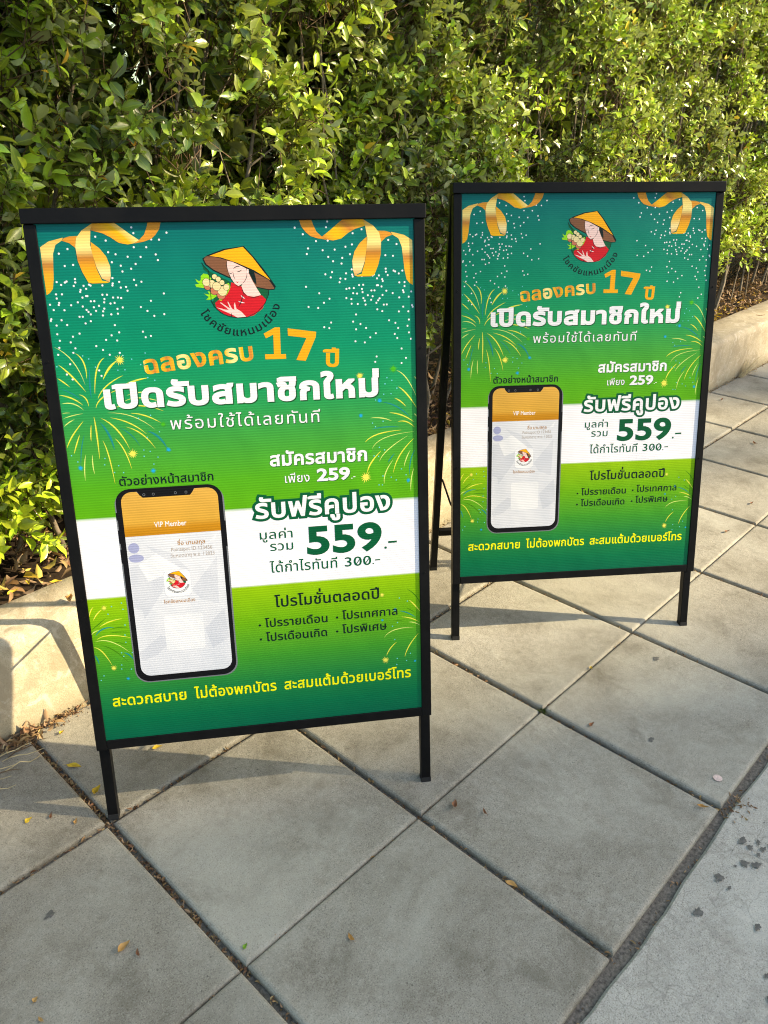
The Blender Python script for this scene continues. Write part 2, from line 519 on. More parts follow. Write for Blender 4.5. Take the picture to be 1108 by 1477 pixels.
# ------------------------------------------------------------ lettering
# outlines in 1/1000 em: code point: (advance, [contour as x, y, x, y ...])
GLYPHS = {
 32: (278, []),
 45: (323, [[283,267,40,267,40,174,283,174]]),
 46: (219, [[109,111,79,103,57,81,49,51,57,21,79,-1,109,-9,139,-1,161,21,169,51,161,81,139,103]]),
 47: (281, [[8,-9,78,-9,274,691,204,691]]),
 48: (500, [[470,341,460,458,431,555,384,628,324,675,250,691,176,675,116,628,69,555,40,458,30,341,40,224,69,127,116,54,176,7,250,-9,324,7,384,54,431,127,460,224],[372,341,367,253,351,181,326,128,292,95,250,84,208,95,174,128,149,181,133,253,128,341,133,429,149,501,174,554,208,587,250,598,292,587,326,554,351,501,367,429]]),
 49: (500, [[300,682,202,682,202,0,300,0]]),
 50: (500, [[466,93,205,93,285,192,345,275,386,347,410,413,417,478,407,549,379,607,335,652,278,681,209,691,155,684,102,662,48,626,48,503,80,539,112,566,142,583,172,592,202,595,240,589,272,572,297,544,313,509,319,467,314,416,298,371,271,321,200,216,116,107,34,7,34,0,466,0]]),
 51: (500, [[81,569,143,591,197,598,237,593,270,580,294,559,310,531,315,496,310,462,293,434,266,414,229,401,180,397,180,307,232,303,273,288,303,264,320,231,326,193,321,156,307,126,284,103,253,89,216,84,166,90,115,107,64,136,64,30,113,9,161,-4,209,-9,280,1,339,29,385,72,414,130,424,198,420,240,409,279,390,314,362,342,326,360,359,382,383,407,400,436,410,471,413,513,404,573,377,622,335,659,280,683,212,691,143,684,81,662]]),
 52: (500, [[398,691,356,691,11,269,11,224,300,224,300,0,398,0,398,224,471,224,471,312,398,312],[298,506,300,506,300,312,142,312]]),
 53: (500, [[404,682,101,682,101,327,183,337,250,325,299,297,330,256,340,207,333,168,313,135,282,108,243,90,199,84,149,90,99,106,50,134,50,33,106,9,159,-5,215,-9,288,2,349,31,397,78,427,138,438,209,427,281,395,341,344,388,275,416,190,423,190,594,404,594]]),
 54: (500, [[317,691,221,614,144,528,89,434,55,335,44,233,54,153,84,86,130,35,191,2,264,-9,327,2,382,31,426,75,455,131,465,195,456,259,429,314,388,356,336,384,274,394,214,385,167,366,190,423,225,479,269,531,320,578,376,616],[146,265,184,287,217,298,254,301,291,296,322,281,346,259,361,230,367,196,362,159,347,128,324,104,294,89,258,84,217,92,180,115,154,153,141,203]]),
 55: (500, [[490,682,49,682,49,589,344,589,94,29,181,-9]]),
 57: (500, [[187,-9,277,60,353,145,411,240,448,341,461,442,451,523,421,591,375,645,315,679,244,691,174,680,116,649,73,604,46,549,36,489,46,426,73,371,114,328,167,300,229,290,284,298,335,319,317,267,287,213,244,161,191,110,127,63],[134,490,139,525,155,555,178,578,209,593,246,598,282,592,313,574,338,547,354,513,360,475,359,450,355,420,318,399,282,387,250,383,213,388,182,404,156,427,140,456]]),
 68: (750, [[76,0,342,0,466,19,567,70,641,145,688,238,704,341,690,438,649,531,578,608,476,662,341,682,76,682],[174,594,325,594,427,581,505,544,560,489,592,420,603,341,596,282,571,216,522,153,444,106,330,88,174,88]]),
 73: (250, [[174,682,76,682,76,0,174,0]]),
 77: (781, [[709,682,618,682,391,402,165,682,73,682,73,0,171,0,171,531,173,531,383,267,399,267,609,531,611,531,611,0,709,0]]),
 80: (510, [[70,682,70,0,168,0,168,295,270,295,355,305,419,331,465,373,491,425,500,486,492,548,467,602,424,644,363,672,283,682],[168,594,283,594,329,588,362,572,384,548,395,520,399,490,394,453,378,423,353,401,320,388,279,383,168,383]]),
 86: (604, [[604,682,507,682,303,203,98,682,0,682,295,-6,315,-6]]),
 98: (500, [[148,682,59,682,59,25,137,0,226,-9,309,2,375,33,425,83,455,150,466,234,457,307,430,369,389,416,335,447,272,458,229,454,187,440,148,417],[148,332,183,359,216,374,250,378,292,371,326,350,353,317,369,274,375,221,368,173,350,133,321,102,283,82,238,75,193,79,148,89]]),
 101: (479, [[438,130,386,101,334,82,281,76,234,81,195,98,164,125,143,163,130,211,446,211,437,300,412,370,371,419,317,448,251,458,182,447,124,417,79,369,51,306,41,230,50,158,77,92,122,39,183,4,259,-9,327,-3,384,14,438,44],[132,270,143,309,160,340,184,362,215,376,253,381,288,376,316,362,338,338,352,308,358,270]]),
 105: (219, [[154,449,65,449,65,0,154,0],[163,585,156,612,137,631,110,638,83,631,64,612,57,585,64,558,83,539,110,532,137,539,156,558]]),
 109: (771, [[59,449,59,0,148,0,148,326,183,360,219,378,260,383,285,379,308,367,325,347,337,318,341,279,341,0,430,0,430,326,464,355,498,376,530,383,559,379,585,366,605,344,618,315,623,278,623,0,712,0,712,282,705,341,686,390,655,427,613,450,563,458,527,454,494,442,464,425,437,402,413,377,378,422,332,449,279,458,237,451,193,428,148,390,148,449]]),
 110: (500, [[150,449,61,449,61,0,150,0,150,322,189,360,225,381,262,387,292,382,316,368,335,345,346,315,350,278,350,0,439,0,439,277,431,343,410,394,377,430,335,451,286,458,237,450,191,427,152,390,150,390]]),
 111: (552, [[273,458,197,447,132,415,81,365,48,302,36,229,47,151,80,86,130,35,195,3,273,-9,354,2,421,34,472,84,505,150,516,229,504,304,471,367,419,416,352,447],[272,378,322,371,364,350,397,318,418,277,425,228,418,174,398,131,366,98,324,78,272,71,224,78,184,99,153,132,134,176,127,229,134,278,154,319,185,350,225,371]]),
 112: (500, [[146,11,193,-4,236,-9,311,2,374,33,422,82,453,145,464,221,453,302,422,365,371,411,300,439,211,449,57,449,57,-230,146,-230],[146,369,227,369,279,363,320,344,350,314,367,273,373,222,366,173,347,131,316,99,277,78,230,71,188,76,146,91]]),
 114: (396, [[69,449,69,0,158,0,158,235,163,279,179,317,202,347,232,366,267,373,306,361,350,329,397,406,361,435,326,452,290,458,265,454,239,441,213,420,187,388,160,346,158,346,158,449]]),
 115: (385, [[324,421,256,449,192,458,142,453,101,437,70,412,51,378,44,336,66,273,118,226,180,188,232,155,254,120,245,93,221,76,188,69,147,75,97,95,41,128,41,32,95,8,145,-5,197,-9,245,-3,286,15,317,42,338,79,345,123,335,165,303,205,244,249,181,288,146,317,135,339,142,360,163,375,194,380,231,375,275,360,324,333]]),
 116: (333, [[167,542,0,379,0,369,78,369,78,132,84,86,101,47,131,17,172,-2,224,-9,277,0,332,21,332,104,280,79,231,71,214,73,197,80,182,92,171,112,167,139,167,369,309,369,309,449,167,449]]),
 3585: (600, [[76,0,76,190,79,228,88,259,104,282,136,306,175,321,176,324,66,366,66,399,73,439,93,477,126,510,171,536,226,552,291,558,350,553,404,539,451,514,488,478,505,447,516,411,519,369,519,0,430,0,430,360,426,400,412,432,390,456,344,477,290,484,235,478,193,459,173,440,161,419,157,394,265,340,257,292,222,286,193,268,172,236,165,190,165,0]]),
 3588: (614, [[81,0,81,350,87,412,105,464,135,505,178,534,235,552,307,558,379,552,437,534,480,505,509,464,527,412,533,350,533,0,444,0,444,350,440,391,428,424,409,451,382,469,348,480,306,484,265,480,231,469,205,451,185,424,174,391,170,350,170,239,173,238,198,270,227,290,266,299,317,302,350,302,350,229,317,229,263,225,225,212,198,192,182,168,173,138,170,106,170,0]]),
 3591: (537, [[171,0,0,548,90,548,238,77,250,77,274,80,297,89,318,102,336,118,362,155,380,202,391,252,394,301,390,352,377,396,357,432,328,458,294,474,253,479,228,477,207,472,185,543,225,551,258,553,305,549,348,539,384,521,415,496,445,458,467,411,479,357,483,298,477,224,459,160,432,105,399,63,367,37,328,17,280,4,221,0]]),
 3593: (604, [[265,-10,213,-5,168,10,131,34,104,70,87,116,81,174,81,313,169,313,169,181,176,132,198,96,221,79,250,68,285,65,329,70,365,85,395,110,417,142,430,182,434,227,434,317,429,376,415,419,391,450,359,470,319,480,272,484,225,481,179,472,134,456,90,433,90,516,125,532,171,546,224,555,283,558,360,551,421,531,453,510,479,484,499,452,517,394,523,323,523,0,450,0,445,81,441,81,417,45,379,16,327,-4]]),
 3594: (550, [[275,-10,217,-5,168,10,128,36,100,71,83,116,77,172,77,233,81,278,91,312,121,362,151,402,160,421,163,443,160,461,153,473,141,480,126,482,101,478,74,468,54,532,74,542,99,549,145,554,178,551,205,541,224,526,237,506,245,481,247,453,244,419,235,392,205,345,177,297,169,271,166,237,166,178,170,137,181,107,199,86,221,73,247,65,275,63,319,69,351,87,371,116,377,159,377,299,373,332,360,356,338,370,305,375,301,375,301,432,306,432,341,437,364,451,378,472,385,498,388,548,477,548,474,499,464,458,452,436,432,418,405,404,405,400,429,391,446,377,456,359,462,340,466,300,466,154,461,106,445,66,418,34,381,9,333,-5]]),
 3604: (616, [[268,-10,219,-6,177,7,143,28,115,55,94,89,79,129,65,196,60,270,64,348,78,411,99,460,128,499,163,526,206,545,253,555,306,558,379,552,437,535,480,506,511,468,529,421,535,365,535,0,447,0,447,357,444,395,433,427,416,452,390,470,355,480,309,484,265,480,227,467,194,443,170,404,154,347,149,269,152,214,161,165,176,123,201,91,236,71,282,64,310,66,335,72,344,3,308,-7]]),
 3605: (636, [[275,-10,223,-6,180,7,145,29,117,57,96,92,81,134,67,205,63,285,68,374,82,443,104,495,136,531,176,551,224,558,256,555,284,546,304,530,318,506,322,506,336,531,358,547,386,555,419,558,459,554,493,543,520,524,539,496,551,461,555,418,555,0,466,0,466,417,462,450,449,470,430,481,406,484,381,481,364,470,353,452,347,424,291,424,284,453,270,472,252,481,232,484,208,479,188,463,172,438,157,376,152,284,155,220,163,166,178,123,202,91,238,71,286,64,319,66,344,71,353,3,317,-7]]),
 3607: (609, [[84,0,84,548,146,548,162,461,166,461,190,501,228,532,278,552,337,558,393,553,440,538,477,512,505,475,522,427,528,366,528,0,439,0,439,361,436,398,426,428,409,452,386,469,356,480,320,483,277,478,240,461,211,435,190,402,177,362,173,317,173,0]]),
 3609: (613, [[270,-10,215,-5,169,11,131,36,104,73,87,121,81,182,81,548,170,548,170,187,173,150,184,120,201,96,224,79,253,68,289,65,332,70,368,85,398,110,419,143,432,184,436,231,436,548,525,548,525,0,451,0,447,81,442,81,417,45,380,16,330,-4]]),
 3610: (604, [[301,-10,230,-4,173,14,132,44,104,85,87,136,81,198,81,548,170,548,170,197,174,156,184,123,202,97,227,79,260,68,301,64,342,68,376,79,402,97,420,123,430,156,434,197,434,548,523,548,523,198,517,136,500,85,472,44,430,14,373,-4]]),
 3611: (605, [[301,-10,230,-4,173,14,132,44,104,85,87,136,81,198,81,548,170,548,170,197,174,156,184,123,202,97,227,79,260,68,301,64,342,68,376,79,402,97,420,123,430,156,434,197,434,745,523,745,523,198,517,136,500,85,472,44,430,14,373,-4]]),
 3614: (695, [[140,0,41,548,132,548,171,310,181,235,193,126,196,126,214,203,230,265,243,313,310,548,383,548,451,313,465,265,481,203,498,126,502,126,513,235,523,310,563,548,654,548,555,0,468,0,376,298,363,350,350,421,346,421,337,370,327,331,317,298,227,0]]),
 3615: (682, [[136,0,41,548,132,548,167,310,172,271,180,202,188,126,193,126,205,184,221,246,239,313,307,548,379,548,447,313,466,246,481,184,493,126,497,126,505,201,511,263,516,310,573,745,661,745,551,0,463,0,372,298,359,348,346,421,342,421,333,370,324,331,314,298,223,0]]),
 3617: (614, [[345,-10,285,-4,235,16,195,46,171,87,167,87,162,0,89,0,89,548,178,548,178,231,182,184,196,144,217,110,247,86,283,70,327,65,363,68,392,79,415,96,431,120,441,150,444,187,444,548,533,548,533,181,527,121,511,73,483,36,446,11,400,-5]]),
 3618: (594, [[292,-9,219,-4,163,12,121,37,93,71,76,113,71,161,74,202,85,235,100,258,119,275,139,286,161,292,161,296,141,304,119,316,99,333,83,355,72,383,68,418,72,452,84,484,105,512,136,535,178,550,231,555,281,552,304,547,321,540,305,471,277,479,240,482,203,477,178,463,163,440,158,411,162,380,176,358,196,343,221,334,249,329,278,327,297,327,297,262,278,262,226,257,190,241,174,223,164,199,161,169,164,141,173,116,188,95,213,78,247,68,292,64,337,67,372,78,396,95,412,119,421,148,424,182,424,548,513,548,513,188,507,125,489,74,460,37,417,11,361,-4]]),
 3619: (488, [[235,-10,178,-7,126,2,79,14,40,29,66,101,114,84,173,70,237,64,286,69,325,84,344,99,356,119,360,142,357,163,348,182,332,197,309,212,279,226,242,239,184,260,136,282,97,306,70,336,53,371,47,414,53,454,70,489,98,518,140,539,194,553,261,558,308,556,352,550,389,539,418,526,418,451,376,467,320,480,258,485,201,480,164,465,143,443,136,418,139,398,149,381,166,366,192,352,274,320,320,303,362,283,398,259,426,231,443,195,449,150,444,109,429,72,401,38,361,13,306,-4]]),
 3621: (571, [[402,0,402,365,399,404,389,435,373,458,348,473,316,482,274,485,225,482,179,472,134,455,92,434,92,517,126,532,171,545,223,555,282,558,332,555,374,547,410,532,439,512,461,486,477,454,487,415,490,370,490,0],[230,-10,176,-6,131,8,96,31,70,61,54,100,49,147,56,198,76,241,110,275,158,301,224,319,306,328,420,335,420,261,318,254,232,243,178,222,156,203,143,178,139,149,146,110,168,83,202,67,247,62,278,65,305,71,319,4,278,-7]]),
 3623: (492, [[191,-10,153,-8,116,-2,78,10,38,28,66,96,116,73,146,66,181,64,227,70,265,88,297,119,320,160,333,213,338,276,333,338,319,390,296,431,262,460,219,478,165,484,133,482,100,477,69,468,42,456,42,531,72,544,106,552,140,557,175,558,231,554,280,542,321,523,355,496,382,463,403,424,423,356,429,276,422,194,403,124,370,67,343,39,312,18,277,2,236,-7]]),
 3624: (628, [[81,0,81,350,87,412,105,464,135,505,178,534,235,552,307,558,359,555,403,545,439,526,466,499,497,476,518,442,529,400,533,350,533,0,444,0,444,350,440,391,429,424,410,451,383,469,349,480,307,484,265,480,231,469,205,451,185,424,174,391,170,350,170,239,173,238,198,270,228,290,266,299,317,302,350,302,350,229,317,229,264,225,225,212,198,192,182,168,173,138,170,106,170,0],[466,471,416,518,441,525,465,538,482,558,488,584,575,584,571,555,560,530,543,508,521,492,495,479]]),
 3625: (640, [[309,-10,235,-4,177,15,133,46,104,88,87,140,81,203,81,548,170,548,170,202,174,159,185,125,203,98,229,79,265,68,309,64,353,68,389,79,415,98,433,125,444,159,448,202,448,548,537,548,537,203,531,140,515,88,485,46,442,15,384,-4],[370,226,332,229,304,239,283,253,269,271,262,292,259,313,263,344,274,371,346,358,342,346,340,329,342,317,348,305,358,297,374,294,601,294,601,226]]),
 3626: (572, [[402,0,402,365,399,404,389,435,373,458,348,473,316,482,274,485,225,482,179,472,134,455,92,434,92,517,126,532,171,545,223,555,282,558,331,555,373,546,405,529,428,502,458,482,477,452,487,415,490,370,490,0],[230,-10,176,-6,131,8,96,31,70,61,54,100,49,147,56,198,76,241,110,275,158,301,224,319,306,328,420,335,420,261,318,254,232,243,178,222,156,203,143,178,139,149,146,110,168,83,202,67,247,62,278,65,305,71,319,4,278,-7],[425,471,375,518,400,525,424,538,441,558,447,584,534,584,530,555,520,530,502,508,480,492,454,479]]),
 3627: (587, [[89,0,89,548,178,548,178,311,181,311,409,548,513,548,513,545,178,206,178,0],[429,0,429,193,425,229,413,260,393,285,364,303,324,314,274,318,326,383,384,377,432,361,469,333,496,296,513,250,518,195,518,0]]),
 3629: (574, [[275,-10,209,-4,155,15,114,47,84,91,66,151,60,224,62,268,65,314,275,314,275,244,149,244,149,224,152,168,163,126,180,95,205,76,235,66,273,62,315,66,351,79,380,103,402,141,416,196,420,270,416,337,404,391,383,432,352,461,309,478,253,484,191,479,133,463,78,436,78,519,127,539,191,553,264,558,319,554,366,542,407,523,440,496,466,462,486,423,505,352,511,270,505,188,488,119,470,80,445,48,414,23,375,5,329,-6]]),
 3632: (338, [[153,344,116,347,87,357,65,371,50,389,42,409,39,430,44,461,55,488,130,476,126,462,123,444,125,432,130,423,140,416,156,414,299,414,299,344],[153,64,116,67,87,77,65,91,50,109,42,129,39,150,44,181,55,208,130,196,126,182,123,164,125,152,130,143,140,136,156,134,299,134,299,64]]),
 3633: (0, [[-216,635,-254,638,-283,647,-305,661,-320,678,-328,698,-331,718,-327,751,-315,779,-240,766,-244,753,-246,735,-244,723,-238,713,-227,705,-211,703,42,703,42,635]]),
 3634: (406, [[236,0,236,389,230,432,214,461,183,478,138,484,103,482,71,475,40,463,10,448,10,528,67,548,108,556,155,558,204,554,245,543,279,523,304,494,320,453,325,402,325,0]]),
 3635: (406, [[236,0,236,389,230,432,214,461,183,478,138,484,103,482,71,475,40,463,10,448,10,528,67,548,108,556,155,558,204,554,245,543,279,523,304,494,320,453,325,402,325,0],[-160,611,-205,617,-239,635,-261,663,-268,701,-261,740,-239,768,-205,785,-160,791,-115,785,-80,768,-58,740,-50,701,-58,663,-80,635,-115,617],[-160,658,-139,661,-124,670,-114,684,-111,701,-114,719,-124,733,-139,741,-160,744,-180,741,-196,733,-205,719,-208,701,-205,684,-196,670,-180,661]]),
 3636: (0, [[-514,635,-514,674,-441,706,-89,706,-89,635]]),
 3637: (0, [[-514,635,-514,674,-441,706,-89,706,-89,635],[-172,674,-172,787,-88,787,-88,674]]),
 3639: (0, [[-514,635,-514,674,-441,706,-89,706,-89,635],[-308,674,-308,787,-234,787,-234,674],[-162,674,-162,787,-89,787,-89,674]]),
 3640: (0, [[-169,-261,-169,-155,-175,-136,-191,-130,-201,-131,-212,-134,-219,-74,-187,-67,-158,-64,-128,-68,-106,-81,-94,-100,-90,-126,-90,-261]]),
 3641: (0, [[-219,-265,-275,-259,-317,-240,-335,-220,-346,-196,-350,-167,-350,-150,-352,-136,-359,-130,-369,-128,-382,-130,-388,-70,-361,-65,-340,-64,-309,-68,-289,-80,-277,-99,-273,-125,-273,-159,-270,-177,-261,-191,-245,-201,-220,-204,-195,-201,-178,-191,-170,-177,-167,-159,-167,-67,-89,-67,-89,-164,-93,-194,-104,-219,-122,-239,-163,-259]]),
 3648: (295, [[205,-10,179,-8,153,-1,130,11,112,31,100,59,96,95,96,548,185,548,185,106,188,86,195,73,208,66,227,63,246,65,265,70,277,5,240,-7]]),
 3649: (568, [[205,-10,179,-8,153,-1,130,11,112,31,100,59,96,95,96,548,185,548,185,106,188,86,195,73,208,66,227,63,246,65,265,70,277,5,240,-7],[478,-10,452,-8,426,-1,403,12,385,31,373,59,369,95,369,548,458,548,458,106,461,86,468,73,481,66,500,63,519,65,538,70,550,5,513,-7]]),
 3650: (308, [[110,448,110,644,107,680,97,709,82,730,49,750,9,756,9,794,83,826,350,826,350,756,147,756,146,752,166,733,184,707,195,671,199,627,199,448],[219,-10,193,-8,167,-1,144,11,126,31,114,59,110,95,110,548,199,548,199,106,202,86,209,73,222,66,241,63,260,65,279,70,291,5,254,-7]]),
 3651: (289, [[196,-10,169,-8,143,-1,120,12,102,31,90,59,86,95,86,486,87,511,91,532,98,549,108,566,140,609,177,660,186,681,189,704,185,729,172,748,149,758,118,762,88,760,62,753,19,735,19,811,62,827,93,832,129,834,189,827,236,805,258,781,272,751,276,714,272,677,261,644,245,616,226,590,198,553,181,524,176,507,175,484,175,106,178,86,185,73,198,65,216,63,237,65,255,70,267,5,231,-7]]),
 3652: (304, [[110,448,110,627,112,661,117,689,125,710,136,727,162,752,161,756,-13,756,10,826,292,826,292,756,257,750,227,732,211,712,202,682,199,644,199,448],[219,-10,193,-8,167,-1,144,11,126,31,114,59,110,95,110,548,199,548,199,106,202,86,209,73,222,66,241,63,260,65,279,70,291,5,254,-7]]),
 3656: (0, [[-178,635,-178,846,-90,846,-90,635]]),
 3657: (0, [[-368,635,-368,679,-327,691,-308,699,-292,711,-282,724,-278,741,-280,752,-286,762,-295,768,-309,770,-330,766,-348,759,-368,814,-347,827,-324,835,-284,840,-248,835,-222,818,-205,793,-199,762,-203,736,-214,714,-229,695,-247,681,-257,705,-58,705,-58,635]]),
 3660: (0, [[-253,606,-265,635,-269,669,-267,689,-260,709,-248,725,-228,739,-201,748,-164,751,-27,751,-27,682,-141,682,-159,680,-173,675,-182,664,-185,649,-183,634,-176,618]]),
 8226: (354, [[177,465,138,459,104,441,77,414,59,380,53,341,59,302,77,268,104,241,138,223,177,217,216,223,250,241,277,268,295,302,301,341,295,380,277,414,250,441,216,459]]),
}
GL = {chr(k): (v[0], [np.array(q, float).reshape(-1, 2) for q in v[1]]) for k, v in GLYPHS.items()}
_ref = max(GL['\u0e01'][1], key=lambda l: abs(.5 * np.sum(l[:, 0] * np.roll(l[:, 1], -1) - np.roll(l[:, 0], -1) * l[:, 1])))
_sgn = lambda l: np.sign(np.sum(l[:, 0] * np.roll(l[:, 1], -1) - np.roll(l[:, 0], -1) * l[:, 1]))
_area = lambda l: abs(np.sum(l[:, 0] * np.roll(l[:, 1], -1) - np.roll(l[:, 0], -1) * l[:, 1]))
for _c, (_a, _ls) in list(GL.items()):
    if _ls and _sgn(max(_ls, key=_area)) != _sgn(_ref):
        GL[_c] = (_a, [l[::-1] for l in _ls])      # same winding for every glyph
UPV = '\u0e31\u0e34\u0e35\u0e36\u0e37'
TONE = '\u0e48\u0e49\u0e4c'
TALL = '\u0e1b\u0e1f'


def layout(text, track=0):
    """text -> list of contours in 1/1000 em"""
    out = []; pen = 0; prev_up = None; base = ''; topv = 0
    for ch in text:
        adv, loops = GL[ch]
        dx = dy = 0
        if ch in UPV or ch in TONE:
            if base in TALL and base: dx = -130
            if ch in TONE and prev_up:
                bot = min(l[:, 1].min() for l in loops)
                dy = topv - bot + 45
            if ch in UPV:
                prev_up = ch; topv = max(l[:, 1].max() for l in loops)
        elif ch in '\u0e38\u0e39':
            pass
        else:
            base = ch; prev_up = None
        for l in loops: out.append(l + np.array([pen + dx, dy]))
        pen += adv + (track if adv > 60 else 0)
    return out


def area(l): return .5 * np.sum(l[:, 0] * np.roll(l[:, 1], -1) - np.roll(l[:, 0], -1) * l[:, 1])


def inset(l, k):
    """push each vertex outwards (k>0) of clockwise outer contours"""
    p = np.roll(l, 1, 0); q = np.roll(l, -1, 0)
    d1 = l - p; d2 = q - l
    d1 = d1 / np.maximum(np.linalg.norm(d1, axis=1, keepdims=True), 1e-9); d2 = d2 / np.maximum(np.linalg.norm(d2, axis=1, keepdims=True), 1e-9)
    n1 = np.stack([-d1[:, 1], d1[:, 0]], 1); n2 = np.stack([-d2[:, 1], d2[:, 0]], 1)
    n = n1 + n2; ln = np.linalg.norm(n, axis=1, keepdims=True); n = n / np.maximum(ln, .2)
    c = np.maximum(np.sum(n * n1, 1, keepdims=True), .55)
    return l + n * (k / c)


def winding(P, loops):
    W = np.zeros(len(P))
    for l in loops:
        a = l; b = np.roll(l, -1, 0)
        up = (a[None, :, 1] <= P[:, None, 1]) & (b[None, :, 1] > P[:, None, 1])
        dn = (a[None, :, 1] > P[:, None, 1]) & (b[None, :, 1] <= P[:, None, 1])
        cr = (b[None, :, 0] - a[None, :, 0]) * (P[:, None, 1] - a[None, :, 1]) - (P[:, None, 0] - a[None, :, 0]) * (b[None, :, 1] - a[None, :, 1])
        W += np.sum(up & (cr > 0), 1) - np.sum(dn & (cr < 0), 1)
    return W


def fill(loops):
    vs = []; es = []
    for l in loops:
        b0 = len(vs); n = len(l)
        vs += [Vector((float(x), float(y))) for x, y in l]
        es += [(b0 + i, b0 + (i + 1) % n) for i in range(n)]
    r = geometry.delaunay_2d_cdt(vs, es, [], 0, 1e-4)
    V = np.array([(v.x, v.y) for v in r[0]]); F = np.array([f for f in r[2] if len(f) == 3])
    C = V[F].mean(1)
    W = winding(C, loops)
    return V, F[np.abs(W) > .5]


class Print:
    """flat print on the board: u,v in mm, each layer a hair in front of the last"""
    def __init__(s): s.mb = MB()

    def tri(s, V, F, m, z):
        z = -2.4 + (z + 2.4) * 0.16; s.mb.add([(x / 1000, -z / 1000, y / 1000) for x, y in V], [tuple(f) for f in F], m)

    def poly(s, pts, m, z):
        pts = np.array(pts, float)
        V, F = fill([pts]); s.tri(V, F, m, z)

    def text(s, t, u0, u1, v, h, m, z, w=0, track=0, warp=None, shadow=None, outline=None, extra=None):
        L = layout(t, track)
        if extra: L = L + extra
        if GLY_SIGN < 0: pass
        L = [inset(l, w * GLY_SIGN) for l in L]
        x0 = min(l[:, 0].min() for l in L); x1 = max(l[:, 0].max() for l in L)
        sx = (u1 - u0) / (x1 - x0); sy = h / KH
        def tr(Ls, du=0, dv=0):
            o = []
            for l in Ls:
                q = np.stack([u0 + (l[:, 0] - x0) * sx, l[:, 1] * sy], 1)
                if warp is None: q[:, 1] += v
                else: q = warp(q)
                o.append(q + np.array([du, dv]))
            return o
        if outline:
            om, ow = outline
            V, F = fill(tr([inset(l, ow * GLY_SIGN) for l in L])); s.tri(V, F, om, z - .15)
        if shadow:
            sm, du, dv = shadow
            V, F = fill(tr(L, du, dv)); s.tri(V, F, sm, z - .2)
        V, F = fill(tr(L)); s.tri(V, F, m, z)

    def disc(s, u, v, r, m, z, n=9, sy=1.0):
        s.tri([(u + r * math.cos(2 * math.pi * k / n), v + sy * r * math.sin(2 * math.pi * k / n)) for k in range(n)], [tuple(range(n))], m, z)

    def stroke(s, p, w, m, z, taper=True, n=9):
        a, b, c = [np.array(q, float) for q in p]
        # quadratic through the middle point
        ctl = 2 * b - .5 * (a + c)
        V = []
        for i in range(n):
            t = i / (n - 1); q = (1 - t) ** 2 * a + 2 * t * (1 - t) * ctl + t * t * c
            d = 2 * (1 - t) * (ctl - a) + 2 * t * (c - ctl); d = d / (np.linalg.norm(d) + 1e-9)
            nn = np.array([-d[1], d[0]])
            ww = w / 2 * (max(.12, math.sin(math.pi * t) ** .7) if taper else 1)
            V += [tuple(q + nn * ww), tuple(q - nn * ww)]
        s.tri(V, [(2 * i, 2 * i + 1, 2 * i + 3, 2 * i + 2) for i in range(n - 1)], m, z)

    def star(s, u, v, r, m, z, n=13, seed=0):
        rg = random.Random(seed + int(u * 7)); V = []
        for k in range(2 * n):
            q = r * (rg.uniform(.75, 1.05) if k % 2 == 0 else .36)
            V.append((u + q * math.cos(math.pi * k / n), v + q * math.sin(math.pi * k / n)))
        V.append((u, v))
        s.tri(V, [(2 * n, k, (k + 1) % (2 * n)) for k in range(2 * n)], m, z)

    def rrect(s, u0, v0, u1, v1, r, m, z, n=6):
        V = []
        for cx, cy, a0 in ((u1 - r, v1 - r, 0), (u0 + r, v1 - r, 90), (u0 + r, v0 + r, 180), (u1 - r, v0 + r, 270)):
            for k in range(n + 1):
                t = math.radians(a0 + 90 * k / n); V.append((cx + r * math.cos(t), cy + r * math.sin(t)))
        s.tri(V, [tuple(range(len(V)))], m, z)

    def build(s, name, parent, kind=None):
        me = s.mb.mesh(name)
        # face the viewer (-y)
        for p in me.polygons:
            if p.normal.y > 0: p.flip()
        me.update()
        o = link(name, me, parent)
        if kind: o['kind'] = kind
        return o


_k = GL['\u0e01'][1]
KH = max(l[:, 1].max() for l in _k)
_b = max(_k, key=lambda l: abs(area(l)))
GLY_SIGN = -1.0 if area(_b) > 0 else 1.0


